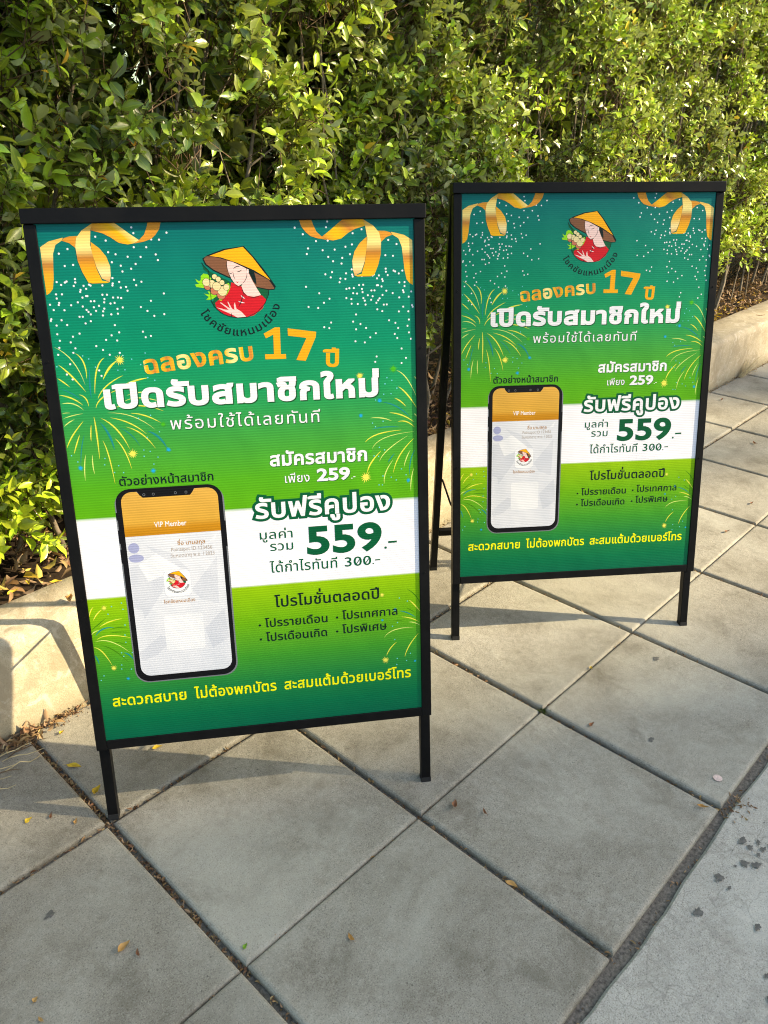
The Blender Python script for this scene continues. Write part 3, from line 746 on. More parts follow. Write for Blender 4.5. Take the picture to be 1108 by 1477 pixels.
def ink(name, col=None, ramp=None, gold=None, rough=0.45, axis='Z'):
    """printing ink on fluted plastic board; ramp: [(v_mm, srgb)]"""
    m = NT(name)
    tc = m.n('ShaderNodeTexCoord').outputs['Object']
    sep = m.n('ShaderNodeSeparateXYZ'); m.l(tc, sep.inputs[0])
    if ramp:
        t = m.n('ShaderNodeMapRange'); t.inputs['From Min'].default_value = 0.14; t.inputs['From Max'].default_value = 1.04
        m.l(sep.outputs[2], t.inputs['Value'])
        c = m.ramp(t.outputs[0], [((v / 1000 - .14) / .9, S(*k)) for v, k in ramp])
    elif gold:
        wv = m.n('ShaderNodeTexWave'); wv.inputs['Scale'].default_value = gold[0]; wv.inputs['Distortion'].default_value = 3.5
        wv.inputs['Detail'].default_value = 1; wv.inputs['Detail Scale'].default_value = .7
        wv.bands_direction = 'DIAGONAL' if len(gold) < 2 else gold[1]
        m.l(tc, wv.inputs['Vector'])
        c = m.ramp(wv.outputs['Fac'], [(0.0, S(*GOLD[0])), (0.25, S(*GOLD[3])), (0.55, S(*GOLD[1])), (0.8, S(*GOLD[2])), (1.0, S(*GOLD[3]))])
    else:
        c = None
    # flutes: 4 mm webs
    s_ = m.math('SINE', m.math('MULTIPLY', sep.outputs[2], 2 * math.pi / 0.0041))
    h = m.math('MULTIPLY', s_, 0.5)
    rib = m.math('ADD', m.math('MULTIPLY', s_, 0.065), 0.87)
    hv = m.n('ShaderNodeHueSaturation')
    m.l(rib, hv.inputs['Value'])
    if c is not None: m.l(c, hv.inputs['Color'])
    else: hv.inputs['Color'].default_value = S(*col) + (1,)
    m.l(hv.outputs[0], m.b.inputs['Base Color'])
    m.b.inputs['Roughness'].default_value = rough
    m.b.inputs['Specular IOR Level'].default_value = 0.14
    wv2 = m.noise(tc, 9, 2, .5)
    nb = m.bump(h, 0.55, 0.00016)
    nb = m.bump(wv2, 0.8, 0.004, nb)
    m.l(nb, m.b.inputs['Normal'])
    return m.mat


GOLD = [(255, 232, 150), (238, 168, 44), (206, 132, 54), (248, 188, 20)]
BG = [(147, (0, 96, 72)), (200, (0, 112, 70)), (250, (28, 128, 62)), (300, (62, 150, 40)), (360, (104, 172, 10)), (429, (146, 192, 0)), (429.8, (120, 128, 110)), (431, (246, 244, 250)),
      (565, (246, 244, 250)), (566.5, (92, 170, 10)), (620, (82, 168, 24)), (690, (62, 156, 60)), (760, (28, 152, 88)), (830, (0, 140, 100)), (930, (0, 128, 106)), (1040, (0, 106, 108))]
I = {}
I['bg'] = ink('board_print', ramp=BG)
I['gold'] = ink('gold_ribbon_ink', gold=(3.2,))
I['ga'] = ink('ribbon_tail_ink', ramp=[(918, (246, 180, 30)), (948, (240, 172, 42)), (962, (196, 130, 58)), (976, (252, 226, 134)), (1000, (236, 184, 80))])
I['gc'] = ink('ribbon_loop_ink', ramp=[(934, (252, 188, 24)), (958, (236, 164, 34)), (971, (188, 122, 46)), (985, (252, 232, 144)), (1002, (250, 216, 120)), (1018, (232, 168, 60))])
I['gd'] = ink('ribbon_fold_ink', ramp=[(936, (222, 164, 90)), (949, (252, 230, 160)), (966, (240, 184, 66)), (995, (236, 164, 36))])
I['golddark'] = ink('ribbon_underside_ink', (222, 150, 48))
I['goldtext'] = ink('gold_letter_ink', gold=(4.2, 'X'))
I['orange'] = ink('orange_gold_ink', (240, 170, 22))
I['white'] = ink('white_ink', (240, 240, 244))
I['shadow'] = ink('shadow_ink', (24, 84, 46))
I['dark'] = ink('dark_ink', (14, 34, 34))
I['dkgreen'] = ink('dark_green_ink', (0, 88, 52))
I['yellow'] = ink('yellow_ink', (250, 246, 10))
I['lime'] = ink('lime_stroke_ink', (232, 226, 20))
I['pale'] = ink('pale_lime_ink', (214, 232, 120))
I['star'] = ink('star_ink', (236, 230, 90))
I['gstar'] = ink('green_star_ink', (70, 178, 30))
I['cyan'] = ink('cyan_ink', (30, 170, 225))
I['cyanpale'] = ink('pale_cyan_ink', (110, 205, 215))
I['teal'] = ink('teal_streak_ink', (30, 140, 140))
I['dgreen2'] = ink('dark_streak_ink', (66, 128, 10))
I['red'] = ink('red_ink', (206, 28, 40))
I['skin'] = ink('skin_ink', (244, 208, 200))
I['brown'] = ink('brown_ink', (132, 88, 62))
I['hat'] = ink('hat_ink', (250, 176, 20))
I['roll'] = ink('cream_ink', (238, 218, 160))
I['rollsh'] = ink('roll_shade_ink', (200, 120, 90))
I['salad'] = ink('salad_ink', (150, 220, 30))
I['forest'] = ink('forest_ink', (16, 92, 56))
I['phone'] = ink('phone_black_ink', (20, 20, 24), rough=.3)
I['phonegrey'] = ink('phone_edge_ink', (120, 124, 130))
I['screen'] = ink('screen_ink', (222, 224, 232))
I['facet'] = ink('facet_ink', (210, 213, 223))
I['facet2'] = ink('facet_light_ink', (234, 235, 240))
I['sgold'] = ink('screen_gold_ink', ramp=[(530, (190, 128, 16)), (545, (200, 138, 26)), (556, (218, 166, 62)), (610, (220, 170, 76))])
I['avatar'] = ink('avatar_ink', (166, 170, 208))
I['bronze'] = ink('bronze_ink', (172, 122, 52))
I['tan'] = ink('tan_ink', (176, 162, 150))
ART = {'dots':[(153.1,1012.5),(155.2,1004.3),(203.5,1004.3),(191.6,994.5),(180.2,995.1),(99.9,1000.2),(114.2,994.7),(153.6,984.4),(171.8,984.0),(58.2,983.7),(45.1,977.4),(115.8,978.1),(126.2,974.9),(143.3,971.0),(162.1,970.4),(184.6,973.5),(187.0,965.3),(119.5,963.6),(153.8,960.3),(131.9,958.4),(146.5,953.7),(133.4,950.0),(51.2,959.7),(63.4,961.0),(36.7,937.2),(42.6,932.9),(48.3,936.1),(50.9,937.6),(63.5,940.7),(63.3,935.9),(60.5,930.8),(74.6,930.6),(82.7,932.2),(84.7,930.8),(77.8,926.2),(69.5,925.0),(68.7,922.0),(101.9,930.5),(117.7,940.9),(117.2,933.1),(116.5,930.1),(126.9,935.0),(128.3,926.6),(136.1,927.4),(137.7,921.9),(148.9,937.5),(151.3,929.6),(159.5,934.4),(190.9,916.4),(170.6,906.0),(154.8,897.3),(163.9,891.3),(173.4,883.6),(188.5,885.6),(33.5,919.4),(42.0,919.2),(33.7,913.4),(36.4,906.9),(35.4,903.9),(22.9,904.7),(27.2,896.8),(42.6,896.1),(53.2,903.0),(63.3,906.9),(70.9,913.7),(76.5,915.8),(78.3,915.7),(82.4,908.0),(87.4,908.0),(69.7,900.7),(74.6,895.5),(77.1,892.6),(80.0,888.8),(85.7,899.0),(93.4,901.0),(88.3,893.6),(100.3,917.1),(106.9,916.9),(102.5,910.6),(101.6,905.8),(115.4,912.5),(122.5,912.4),(127.2,911.5),(110.6,903.9),(116.8,904.7),(100.7,896.7),(98.6,892.7),(97.5,886.6),(120.0,895.7),(127.9,897.5),(110.0,887.9),(119.8,888.6),(63.2,885.7),(68.0,885.6),(70.8,875.7),(78.8,878.7),(22.0,883.6),(20.9,881.0),(36.5,881.5),(28.3,873.9),(43.7,874.2),(113.4,871.8),(118.5,860.7),(106.8,856.6),(97.9,850.1),(114.2,848.6),(27.6,861.0),(60.1,860.9),(49.9,856.6),(30.1,851.3),(45.6,848.3),(153.9,860.5),(157.2,852.0),(165.2,853.6),(27.9,840.7),(51.3,839.2),(24.9,830.5),(47.4,832.5),(82.3,841.3),(91.6,835.2),(100.7,827.5),(115.9,829.8),(40.6,815.5),(33.7,800.1),(84.7,795.8),(41.2,792.2),(82.2,804.3)],'cyan':[(20.5,812.4),(60.5,827.4),(68.8,822.5),(77.3,809.6),(120.0,825.7),(132.5,819.5),(153.8,828.1),(120.7,803.7),(145.3,810.8),(110.1,803.4),(153.9,790.2),(164.0,785.7),(24.4,673.2),(32.7,662.7),(72.9,655.6),(94.2,652.7),(86.4,642.1),(100.6,641.0),(135.2,665.7),(135.8,675.8),(156.6,663.1),(145.4,673.0),(143.3,696.1),(162.9,704.1),(151.8,731.0),(74.5,665.8),(149.0,652.0),(10.6,740.2),(132.8,727.3),(533.3,773.5),(541.3,768.8),(529.8,763.5),(549.5,755.7),(539.5,746.9),(527.2,746.6),(513.6,737.7),(511.8,693.4),(525.0,701.8),(507.0,699.7),(517.3,658.3),(515.6,642.9),(507.9,644.1),(554.2,619.0),(522.1,608.8),(536.2,605.7),(544.8,600.4),(561.9,608.3),(514.8,593.7),(520.6,593.3),(526.0,653.4),(72.2,418.8),(73.3,407.4),(48.3,400.8),(73.5,378.8),(71.5,360.7),(71.4,347.2),(62.3,328.7),(65.1,321.8),(80.0,327.4),(59.1,298.8),(75.2,296.8),(60.0,306.2),(28.8,289.0),(23.3,281.0),(55.4,414.0),(545.1,385.2),(559.4,378.0),(540.5,338.7),(531.2,332.4),(534.9,306.3),(538.5,268.7),(555.6,262.6),(562.8,276.4),(537.4,256.6)],'yel':[[(20.8,842.0),(44.7,819.7),(58.7,783.4),1.9],[(50.3,831.4),(60.6,817.0),(62.3,792.7),2.6],[(92.0,823.0),(78.7,805.7),(71.6,768.9),2.8],[(110.5,818.1),(97.3,807.1),(86.5,790.2),4],[(23.3,815.0),(39.9,797.9),(58.6,772.1),3],[(19.2,794.6),(26.6,789.0),(35.7,780.6),2.4],[(18.9,768.9),(36.5,763.1),(51.5,751.9),2.6],[(48.2,768.3),(56.9,762.1),(59.9,749.7),2.4],[(20.2,755.4),(37.5,754.5),(51.6,744.1),2.2],[(19.2,740.4),(24.4,741.0),(31.2,740.8),1.2],[(19.8,732.4),(34.1,736.4),(49.9,738.8),1.6],[(19.2,719.8),(26.6,725.5),(36.0,730.2),2],[(19.4,685.9),(30.2,705.1),(48.8,726.5),2.6],[(41.0,705.5),(34.7,691.6),(28.7,675.8),2.4],[(60.0,719.8),(57.8,706.8),(57.0,694.8),2.4],[(65.7,732.6),(66.7,706.3),(66.5,665.4),3],[(74.7,694.4),(81.1,667.8),(85.4,623.6),2.4],[(75.9,730.3),(97.7,711.2),(114.2,679.3),3],[(93.4,697.1),(105.5,677.5),(113.9,646.7),2.4],[(90.5,730.2),(118.7,720.0),(142.6,701.7),2.4],[(112.8,714.4),(135.7,701.4),(154.2,677.6),2.4],[(87.2,738.0),(124.1,730.6),(156.7,708.0),1.6],[(122.5,735.7),(144.1,730.7),(166.3,718.5),2.4],[(100.7,746.4),(138.5,746.9),(172.4,736.9),2.4],[(46.0,673.3),(42.0,654.6),(40.4,631.7),2.2],[(56.0,672.7),(54.9,657.1),(55.8,641.3),2.2],[(75.4,761.2),(90.0,779.8),(116.6,795.0),2.4],[(70.5,746.4),(81.7,762.0),(107.9,773.6),2.4],[(114.9,779.7),(134.3,786.3),(153.9,789.8),3],[(119.4,764.1),(144.9,768.0),(167.7,764.4),2],[(114.2,755.0),(139.8,759.2),(172.7,750.7),2],[(548.9,784.6),(565.7,771.6),(582.4,739.7),2],[(551.9,758.1),(566.1,745.0),(582.1,721.8),2.8],[(545.4,739.4),(554.9,733.9),(564.2,724.5),2.4],[(536.3,715.6),(557.1,710.4),(577.4,697.9),2.6],[(550.1,699.9),(564.2,699.2),(578.0,689.3),2.4],[(503.8,708.3),(521.5,707.7),(539.2,701.9),2.2],[(493.9,668.4),(516.2,680.9),(555.6,685.4),2.4],[(504.4,655.0),(526.9,673.9),(576.8,681.7),1.5],[(516.6,634.0),(531.9,653.4),(565.9,675.4),2],[(540.1,613.5),(551.9,643.0),(576.5,670.2),2.6],[(558.5,622.1),(562.9,636.7),(570.1,650.8),2.2],[(523.8,595.2),(527.1,614.7),(540.3,635.9),2.2],[(495.4,615.7),(502.8,633.0),(519.9,651.9),3],[(569.8,578.9),(570.5,598.7),(575.6,620.1),2],[(577.7,712.1),(580.0,710.1),(582.0,707.0),2],[(579.3,773.6),(581.1,771.4),(582.3,768.2),2],[(26.1,415.3),(20.9,408.3),(18.1,398.7),2.6],[(39.5,409.7),(30.7,402.5),(23.6,391.7),2.8],[(32.3,378.6),(48.9,387.0),(70.0,390.6),2.6],[(17.7,366.2),(23.6,371.3),(31.1,373.1),2.2],[(25.2,356.7),(48.2,362.0),(83.4,353.6),2.4],[(21.9,352.6),(46.9,350.7),(75.5,328.6),2],[(18.5,342.8),(31.4,333.2),(44.2,307.5),2.6],[(562.4,380.0),(572.3,369.5),(582.2,356.3),3],[(548.0,348.8),(564.6,344.9),(579.7,336.5),2.4],[(560.8,337.5),(571.0,335.8),(581.8,329.3),2],[(515.9,312.5),(535.8,325.3),(569.3,326.7),2],[(552.4,270.4),(561.4,292.3),(578.6,314.1),2.4],[(519.3,276.2),(526.2,289.6),(538.1,300.9),2.4]],'drk':[[(19.0,374.9),(30.7,383.8),(44.2,394.3),1.5],[(49.5,373.2),(61.0,375.2),(76.6,374.1),1.5],[(47.6,366.4),(60.1,367.1),(82.4,364.9),1.5],[(29.5,345.5),(49.6,335.1),(71.8,310.4),1.6],[(53.5,348.8),(63.4,346.5),(73.1,342.3),1.2],[(559.2,401.0),(573.4,388.4),(582.9,370.8),1.6],[(558.5,364.6),(564.9,361.0),(572.8,354.9),1.2],[(529.0,342.1),(543.5,342.3),(550.7,340.0),1.2]],'blu':[[(68.3,808.3),(65.8,784.1),(65.5,761.7),2.4],[(74.0,723.4),(85.2,703.1),(90.8,678.4),3.5],[(144.7,706.0),(160.7,695.6),(172.7,675.9),3.5],[(20.2,778.8),(37.5,770.5),(51.3,758.1),1.6],[(47.8,705.2),(41.0,683.5),(36.4,654.9),1.4],[(103.2,713.1),(118.8,701.2),(130.6,682.8),1.4],[(525.0,733.6),(548.4,725.3),(571.7,706.0),2.2],[(505.5,689.3),(527.5,692.1),(553.0,690.7),1.8],[(578.0,650.7),(570.3,632.6),(567.9,608.3),1.8],[(542.8,646.3),(536.1,638.4),(531.3,631.2),1.8],[(23.7,363.1),(36.3,374.5),(55.5,376.4),2.4],[(65.9,328.4),(74.4,323.6),(82.3,311.9),2.4],[(18.4,328.2),(21.5,321.4),(23.7,310.9),2.2],[(543.9,360.6),(558.3,356.2),(574.1,345.5),1.8]],'stars':[(114.5,819.0,9,0),(118.0,670.6,9,0),(169.8,715.7,6,1),(20.9,845.5,6,1),(35.6,652.3,5,2),(147.0,641.2,5,2),(174.1,674.4,5,2),(488.5,778.5,7,0),(544.5,787.1,8,1),(520.0,736.5,5,2),(487.9,713.1,4.5,2),(501.6,652.4,6,1),(492.8,608.4,11,0),(565.5,598.3,4.5,2),(43.3,412.4,5.5,0),(46.4,301.8,6,0),(67.9,279.6,3.5,2),(514.2,393.7,5,0),(517.1,267.8,7.5,0),(571.1,260.5,3,2),(513.3,345.9,3,2),(536.8,364.4,3.5,2)],'rib':{'a':[(19.8,987.0),(32.8,994.9),(53.9,999.9),(51.4,995.5),(41.9,989.9),(36.9,977.4),(35.2,961.8),(33.2,942.2),(30.1,927.5),(25.0,921.6),(20.0,918.8),(19.6,954.4)],'b':[(51.4,995.5),(55.2,999.3),(62.8,1001.3),(74.6,1001.8),(78.3,992.1),(69.5,985.1),(61.6,992.0)],'c':[(98.3,1019.7),(94.2,1010.2),(91.2,989.9),(92.9,975.2),(96.4,954.5),(102.3,937.5),(113.2,935.2),(108.9,933.9),(87.9,933.7),(82.1,935.4),(75.1,951.1),(70.6,966.9),(69.7,986.4),(72.3,999.0),(81.4,1009.4)],'d':[(92.2,993.4),(103.8,983.8),(112.3,971.9),(116.3,958.0),(115.7,944.1),(113.2,935.2),(102.7,940.5),(96.6,956.5),(92.3,978.2)],'e':[(104.6,1023.3),(123.8,1022.6),(133.3,1016.3),(149.7,1003.4),(162.3,994.4),(155.2,990.2),(145.1,988.5),(132.4,991.1),(121.4,999.1),(110.3,1005.1),(100.8,1007.6),(94.1,1009.6),(98.3,1019.7)],'f':[(178.2,1021.8),(196.9,1021.5),(193.3,1009.5),(186.4,1000.8),(179.8,995.5),(168.4,991.9),(155.2,989.8),(162.3,994.4),(170.5,1002.1),(174.9,1011.7)]},'logo':{'back':[(251.4,960.2),(254.3,955.1),(261.2,947.6),(293.9,930.1),(339.2,921.5),(350.1,917.4),(349.1,909.9),(343.4,897.8),(332.9,885.8),(312.9,876.9),(299.3,876.8),(280.5,881.7),(267.9,891.6),(261.1,901.2),(266.1,904.8),(259.2,945.8),(253.9,949.6)],'hatun':[(254.5,966.0),(257.4,968.7),(264.9,969.4),(296.4,962.3),(329.4,945.9),(352.4,931.4),(360.1,921.8),(358.7,918.7),(350.6,918.3),(331.6,922.6),(290.7,938.5),(268.9,949.2),(258.3,957.7)],'hatline':[(253.4,965.7),(261.3,970.4),(286.3,978.4),(316.5,982.9),(330.8,966.2),(344.8,947.4),(360.9,922.8),(359.9,919.0),(351.5,932.4),(329.3,944.5),(296.3,961.1),(270.5,968.4),(259.3,969.2),(255.2,965.1)],'hat':[(264.0,969.8),(288.2,977.7),(315.3,981.7),(328.9,966.2),(342.8,946.5),(353.8,931.9),(329.5,947.4),(303.7,959.1),(281.6,966.9)],'hatunline':[(253.0,966.0),(261.3,971.0),(286.4,979.5),(316.9,982.9),(330.9,966.6),(344.9,948.2),(361.7,922.4),(359.4,917.5),(350.5,917.0),(331.5,920.9),(289.7,937.1),(267.8,947.8),(256.4,956.8)],'hair':[(318.3,951.4),(329.4,945.9),(331.7,934.7),(332.2,925.4),(328.2,929.2),(323.3,940.5),(320.7,945.2)],'face':[(289.9,961.6),(303.7,959.1),(317.6,952.1),(318.8,944.3),(316.2,935.1),(310.9,927.8),(304.5,924.3),(299.0,927.8),(294.3,935.7),(290.8,945.0),(288.9,954.3)],'neck':[(318.8,944.3),(321.5,942.4),(326.4,931.1),(332.3,919.8),(338.0,909.8),(326.7,907.7),(317.2,909.3),(311.8,914.7),(308.7,924.2),(316.2,935.1)],'dress':[(293.9,930.5),(298.5,928.1),(304.4,923.9),(308.7,924.2),(311.4,915.1),(317.2,909.3),(326.7,907.5),(338.8,909.8),(345.7,902.5),(338.9,889.4),(324.7,879.4),(312.9,876.9),(299.3,877.0),(280.5,881.7),(267.9,891.6),(266.7,900.1),(284.9,913.6),(291.2,920.9)],'sleeve':[(268.3,897.2),(274.0,897.0),(290.3,885.2),(291.7,878.5),(280.5,881.7),(269.7,890.6)],'hand':[(268.0,893.5),(281.1,889.7),(286.8,889.1),(281.4,894.0),(274.3,899.9),(275.3,900.8),(283.4,894.9),(288.9,890.9),(285.8,900.5),(286.3,902.3),(291.7,890.8),(295.4,888.8),(295.1,896.4),(296.9,900.1),(298.5,890.6),(305.8,885.7),(312.5,877.9),(299.3,877.0),(292.0,881.4),(277.2,888.5)],'ear':[(319.1,949.5),(321.6,948.9),(321.6,944.3),(319.5,941.0),(318.2,944.3)],'leaf1':[(240.0,936.7),(245.3,932.9),(247.9,935.0),(248.4,940.5),(252.4,944.1),(258.9,943.0),(264.0,936.4),(257.6,927.4),(251.5,922.9),(240.4,924.5),(238.8,928.2),(244.9,929.2),(241.1,933.0)],'leaf2':[(250.8,914.6),(259.2,912.8),(256.8,918.1),(266.0,915.1),(270.4,910.3),(261.4,904.9),(253.4,905.2),(257.9,909.1)],'leaf3':[(282.2,926.7),(290.0,929.3),(291.8,922.7),(286.8,913.5),(276.4,903.0),(272.8,904.6),(275.1,910.1)],'lips':[(300.6,931.4),(303.0,930.3),(305.0,931.3),(303.3,928.8)]},'rolls':[(269.0,939.1,20),(274.3,935.3,20),(279.6,930.1,20),(256.0,931.1,30),(263.8,928.7,30),(271.2,924.8,33),(279.5,917.5,38),(285.7,923.3,24)],'rollshade':[(257.4,925.1,28),(267.2,918.2,32),(277.1,911.6,34)],'lines':[[(298.3,950.0),(303.2,953.0),(308.9,952.9),1.3],[(303.6,945.4),(307.5,946.1),(311.5,948.6),1.2],[(291.2,945.0),(294.0,943.5),(297.9,944.8),1.1],[(297.9,944.8),(298.3,938.4),(300.3,935.2),0.8],[(311.3,913.8),(307.0,901.7),(302.5,893.4),1.3],[(289.9,961.6),(288.9,954.3),(290.8,945.0),0.8],[(290.8,945.0),(294.2,934.8),(299.0,927.8),0.8],[(299.0,927.8),(304.4,923.9),(310.9,927.8),0.8],[(310.9,927.8),(316.8,935.1),(318.8,944.3),0.8],[(308.7,924.2),(311.7,913.8),(317.2,909.3),0.8],[(317.2,909.3),(326.6,906.8),(338.4,909.8),0.9],[(291.7,878.5),(290.0,881.4),(291.2,884.2),1]],'white':[[(306.7,910.7),(309.7,907.3),(313.0,905.3),1.4],[(302.2,901.8),(306.8,899.8),(312.1,898.7),1.4],[(320.1,948.9),(320.2,945.2),(319.6,942.1),1.4]],'outl':[(251.4,960.2),(254.3,955.1),(261.2,947.6),(261.2,903.1),(265.3,894.5),(275.0,884.8),(286.0,879.3),(299.3,876.6),(314.8,877.2),(330.8,884.3),(343.4,897.2),(349.6,909.9),(350.6,918.0)],'facets':{'g1':[(121.5,516.3),(160.7,500.4),(189.0,468.3),(174.6,472.5),(135.4,502.5)],'g2':[(119.3,452.2),(149.8,463.6),(141.4,434.1),(106.9,386.3),(100.3,427.7)],'g3':[(106.2,483.2),(119.3,452.2),(104.0,402.9),(92.6,408.1),(93.2,480.3)],'g4':[(189.6,433.9),(235.3,488.5),(232.0,403.4),(202.8,414.3)],'w1':[(202.1,491.2),(238.7,529.8),(233.9,516.4),(220.7,513.5)],'w2':[(107.1,483.1),(137.1,501.4),(174.5,471.5),(120.3,453.1)]}}
W_MM = 600.0


def quad_fill(p, u0, v0, u1, v1, m, z): p.tri([(u0, v0), (u1, v0), (u1, v1), (u0, v1)], [(0, 1, 2, 3)], m, z)


def emblem(p, z, f=lambda q: q, sc=1.0, textcol=None, line=.9):
    L = {k: [f(q) for q in v] for k, v in ART['logo'].items()}
    dz = .06
    T = lambda k, m, i: p.poly(L[k], I[m], z + dz * i)
    T('back', 'forest', 0); T('dress', 'red', 1); T('leaf1', 'salad', 2); T('leaf2', 'salad', 2)
    T('hatunline', 'dark', 2); T('hatun', 'brown', 3); T('hair', 'dark', 4)
    T('neck', 'skin', 4); T('face', 'skin', 5); T('ear', 'skin', 6)
    T('hatline', 'dark', 7); T('hat', 'hat', 8); T('hand', 'skin', 4); T('lips', 'red', 8)
    T('leaf3', 'salad', 2)
    for (u, v, r) in ART['rollshade']:
        u, v = f((u, v)); r = r * .19 * sc
        p.disc(u, v, r + .5 * sc, I['dark'], z + dz * 5, 12); p.disc(u, v, r, I['rollsh'], z + dz * 6, 12)
    for i, (u, v, r) in enumerate(ART['rolls']):
        u, v = f((u, v)); r = r * .19 * sc
        p.disc(u, v, r + .5 * sc, I['dark'], z + dz * (7 + 2 * (i % 2)), 12); p.disc(u, v, r, I['roll'], z + dz * (8 + 2 * (i % 2)), 12)
    for q in ART['lines']: p.stroke([f(x) for x in q[:3]], q[3] * 1.0 * sc, I['dark'], z + dz * 12, n=6)
    for q in ART['white']: p.stroke([f(x) for x in q[:3]], q[3] * sc, I['white'], z + dz * 12, n=5)
    o = [f(x) for x in ART['outl']]
    for a, b in zip(o[:-1], o[1:]):
        p.stroke([a, ((a[0] + b[0]) / 2, (a[1] + b[1]) / 2), b], line * sc, I['dark'], z + dz * 11, taper=False, n=2)


def arc_warp(cx, cy, R, a0, a1, u0, u1, f=lambda q: q):
    def wp(q):
        t = (q[:, 0] - u0) / (u1 - u0)
        a = np.radians(a0 + (a1 - a0) * t); r = R - q[:, 1]
        return np.stack([cx + r * np.cos(a), cy + r * np.sin(a)], 1)
    return wp


def make_poster(root):
    brd = MB(); brd.box((0.0145, 0.0024, 0.1535), (0.5855, 0.0064, 1.0265), I['bg'])
    board = brd.build('poster_board', root)
    Z0 = -2.4 + .3      # print layers start just in front of the board (board face at y=+2.4 mm)
    n = [0]
    def newp(): return Print()
    # ribbons and confetti
    for mir in (0, 1):
        p = newp()
        fm = (lambda q: (599.5 - q[0], q[1])) if mir else (lambda q: q)
        for i, k in enumerate('badecf'):
            q = [fm(x) for x in ART['rib'][k]]
            q = [(min(max(u, 16.5), 583.5), min(v, 1023)) for u, v in q]
            p.poly(q, I[{'a': 'ga', 'b': 'golddark', 'c': 'gc', 'd': 'gd', 'f': 'golddark'}.get(k, 'gold')], Z0 + .5 + .12 * 'abcdef'.index(k) if k != 'c' else Z0 + .5 + .12 * 7)
        p.build('ribbon_print', board)
        p = newp()
        for (u, v) in ART['dots']:
            u, v = fm((u, v))
            if mir: v += 4
            if 17 < u < 583:
                p.disc(u, v, 1.6, I['white'], Z0 + .25 + (hash((round(u), round(v))) % 5) * .03, 8)
        p.build('confetti_print', board, 'stuff')
    # fireworks
    groups = [[], [], [], []]
    def which(u, v): return (0 if u < 300 else 1) if v > 566 else (2 if u < 300 else 3)
    ps = [newp() for _ in range(4)]
    ok = lambda u: 16 < u < 584
    cl = lambda q: (min(max(q[0], 16.2), 583.8), q[1])
    for q in ART['drk']: ps[which(*q[1])].stroke([cl(x) for x in q[:3]], q[3], I['dgreen2'], Z0 + .1)
    for q in ART['blu']: ps[which(*q[1])].stroke([cl(x) for x in q[:3]], q[3], I['teal'], Z0 + .14)
    for i, q in enumerate(ART['yel']):
        k = ps[which(*q[1])]; c3 = [cl(x) for x in q[:3]]
        k.stroke(c3, q[3] * .82, I['lime' if q[3] > 2.3 else 'pale'], Z0 + .2 + (i % 4) * .02)
        if q[3] > 2.3: k.stroke([(x - .35, y + .35) for x, y in c3], q[3] * .3, I['pale'], Z0 + .3)
    for (u, v) in ART['cyan']:
        if ok(u): ps[which(u, v)].disc(u, v, 1.15, I['cyanpale'], Z0 + .33, 7)
    for (u, v, r, c) in ART['stars']:
        if ok(u - r): ps[which(u, v)].star(u, v, r * 1.05, I[('star', 'gstar', 'cyan')[c]], Z0 + .36)
    for k in ps: k.build('firework_print', board, 'stuff')
    # emblem and its curved name
    p = newp(); emblem(p, Z0 + .5); p.build('emblem_print', board)
    p = newp()
    p.text('โชคชัยแหนมเนือง', 0, 100, 0, 9.5, I['dark'], Z0 + .5, w=14, track=60, warp=arc_warp(303, 917, 68, 207, 340, 0, 100)); p.build('lettering', board)
    # headline
    def wave1(q):
        t = (q[:, 0] - 151) / 170.0
        b_ = 796 + 19 * t - 3.5 * t * t; sl_ = (19 - 7 * t) / 170.0
        return np.stack([q[:, 0] - q[:, 1] * sl_, b_ + q[:, 1]], 1)
    p = newp(); p.text('ฉลองครบ', 151, 320, 0, 20.5, I['goldtext'], Z0 + .6, w=34, track=30, warp=wave1); p.build('lettering', board)
    p = newp()
    L1 = np.array([(338, 811), (371, 810.5), (371, 818), (363, 818), (364, 860), (356, 860), (338, 851), (341, 843.5), (353, 849), (352, 818.5), (338, 819)], float)
    p.poly(L1, I['orange'], Z0 + .6)
    L7 = np.array([(376, 858), (421, 851), (420, 843), (402, 806), (387, 808), (405, 842), (376, 846.5)], float)
    p.poly(L7, I['orange'], Z0 + .6); p.build('lettering', board)
    def wave2(q):
        return np.stack([q[:, 0] + q[:, 1] * .06, 797 - (q[:, 0] - 429) * .07 + q[:, 1]], 1)
    p = newp(); p.text('ปี', 429, 455, 0, 20, I['orange'], Z0 + .6, w=34, warp=wave2); p.build('lettering', board)
    p = newp(); p.text('เปิดรับสมาชิกใหม่', 84, 520, 745.5, 27.5, I['white'], Z0 + .9, w=44, track=34, shadow=(I['shadow'], 1.6, -1.8)); p.build('lettering', board)
    p = newp(); p.text('พร้อมใช้ได้เลยทันที', 181, 421, 706.5, 15, I['white'], Z0 + .9, w=2, track=75, shadow=(I['shadow'], 1.0, -1.1)); p.build('lettering', board)
    p = newp(); p.text('สมัครสมาชิก', 334, 496, 637.5, 17, I['white'], Z0 + .9, w=30, track=18, shadow=(I['shadow'], .9, -1.0)); p.build('lettering', board)
    p = newp(); p.text('เพียง', 357, 398, 607.5, 11.5, I['white'], Z0 + .9, w=6, track=30, shadow=(I['shadow'], .7, -.8)); p.build('lettering', board)
    p = newp(); p.text('259', 410, 466, 607.5, 16, I['white'], Z0 + .9, w=34, shadow=(I['shadow'], .9, -1.0)); p.text('.-', 468, 475, 607.5, 8, I['white'], Z0 + .9, w=4); p.build('lettering', board)
    p = newp(); p.text('ตัวอย่างหน้าสมาชิก', 92, 241, 619.5, 11, I['dark'], Z0 + .9, w=13, track=20); p.build('lettering', board)
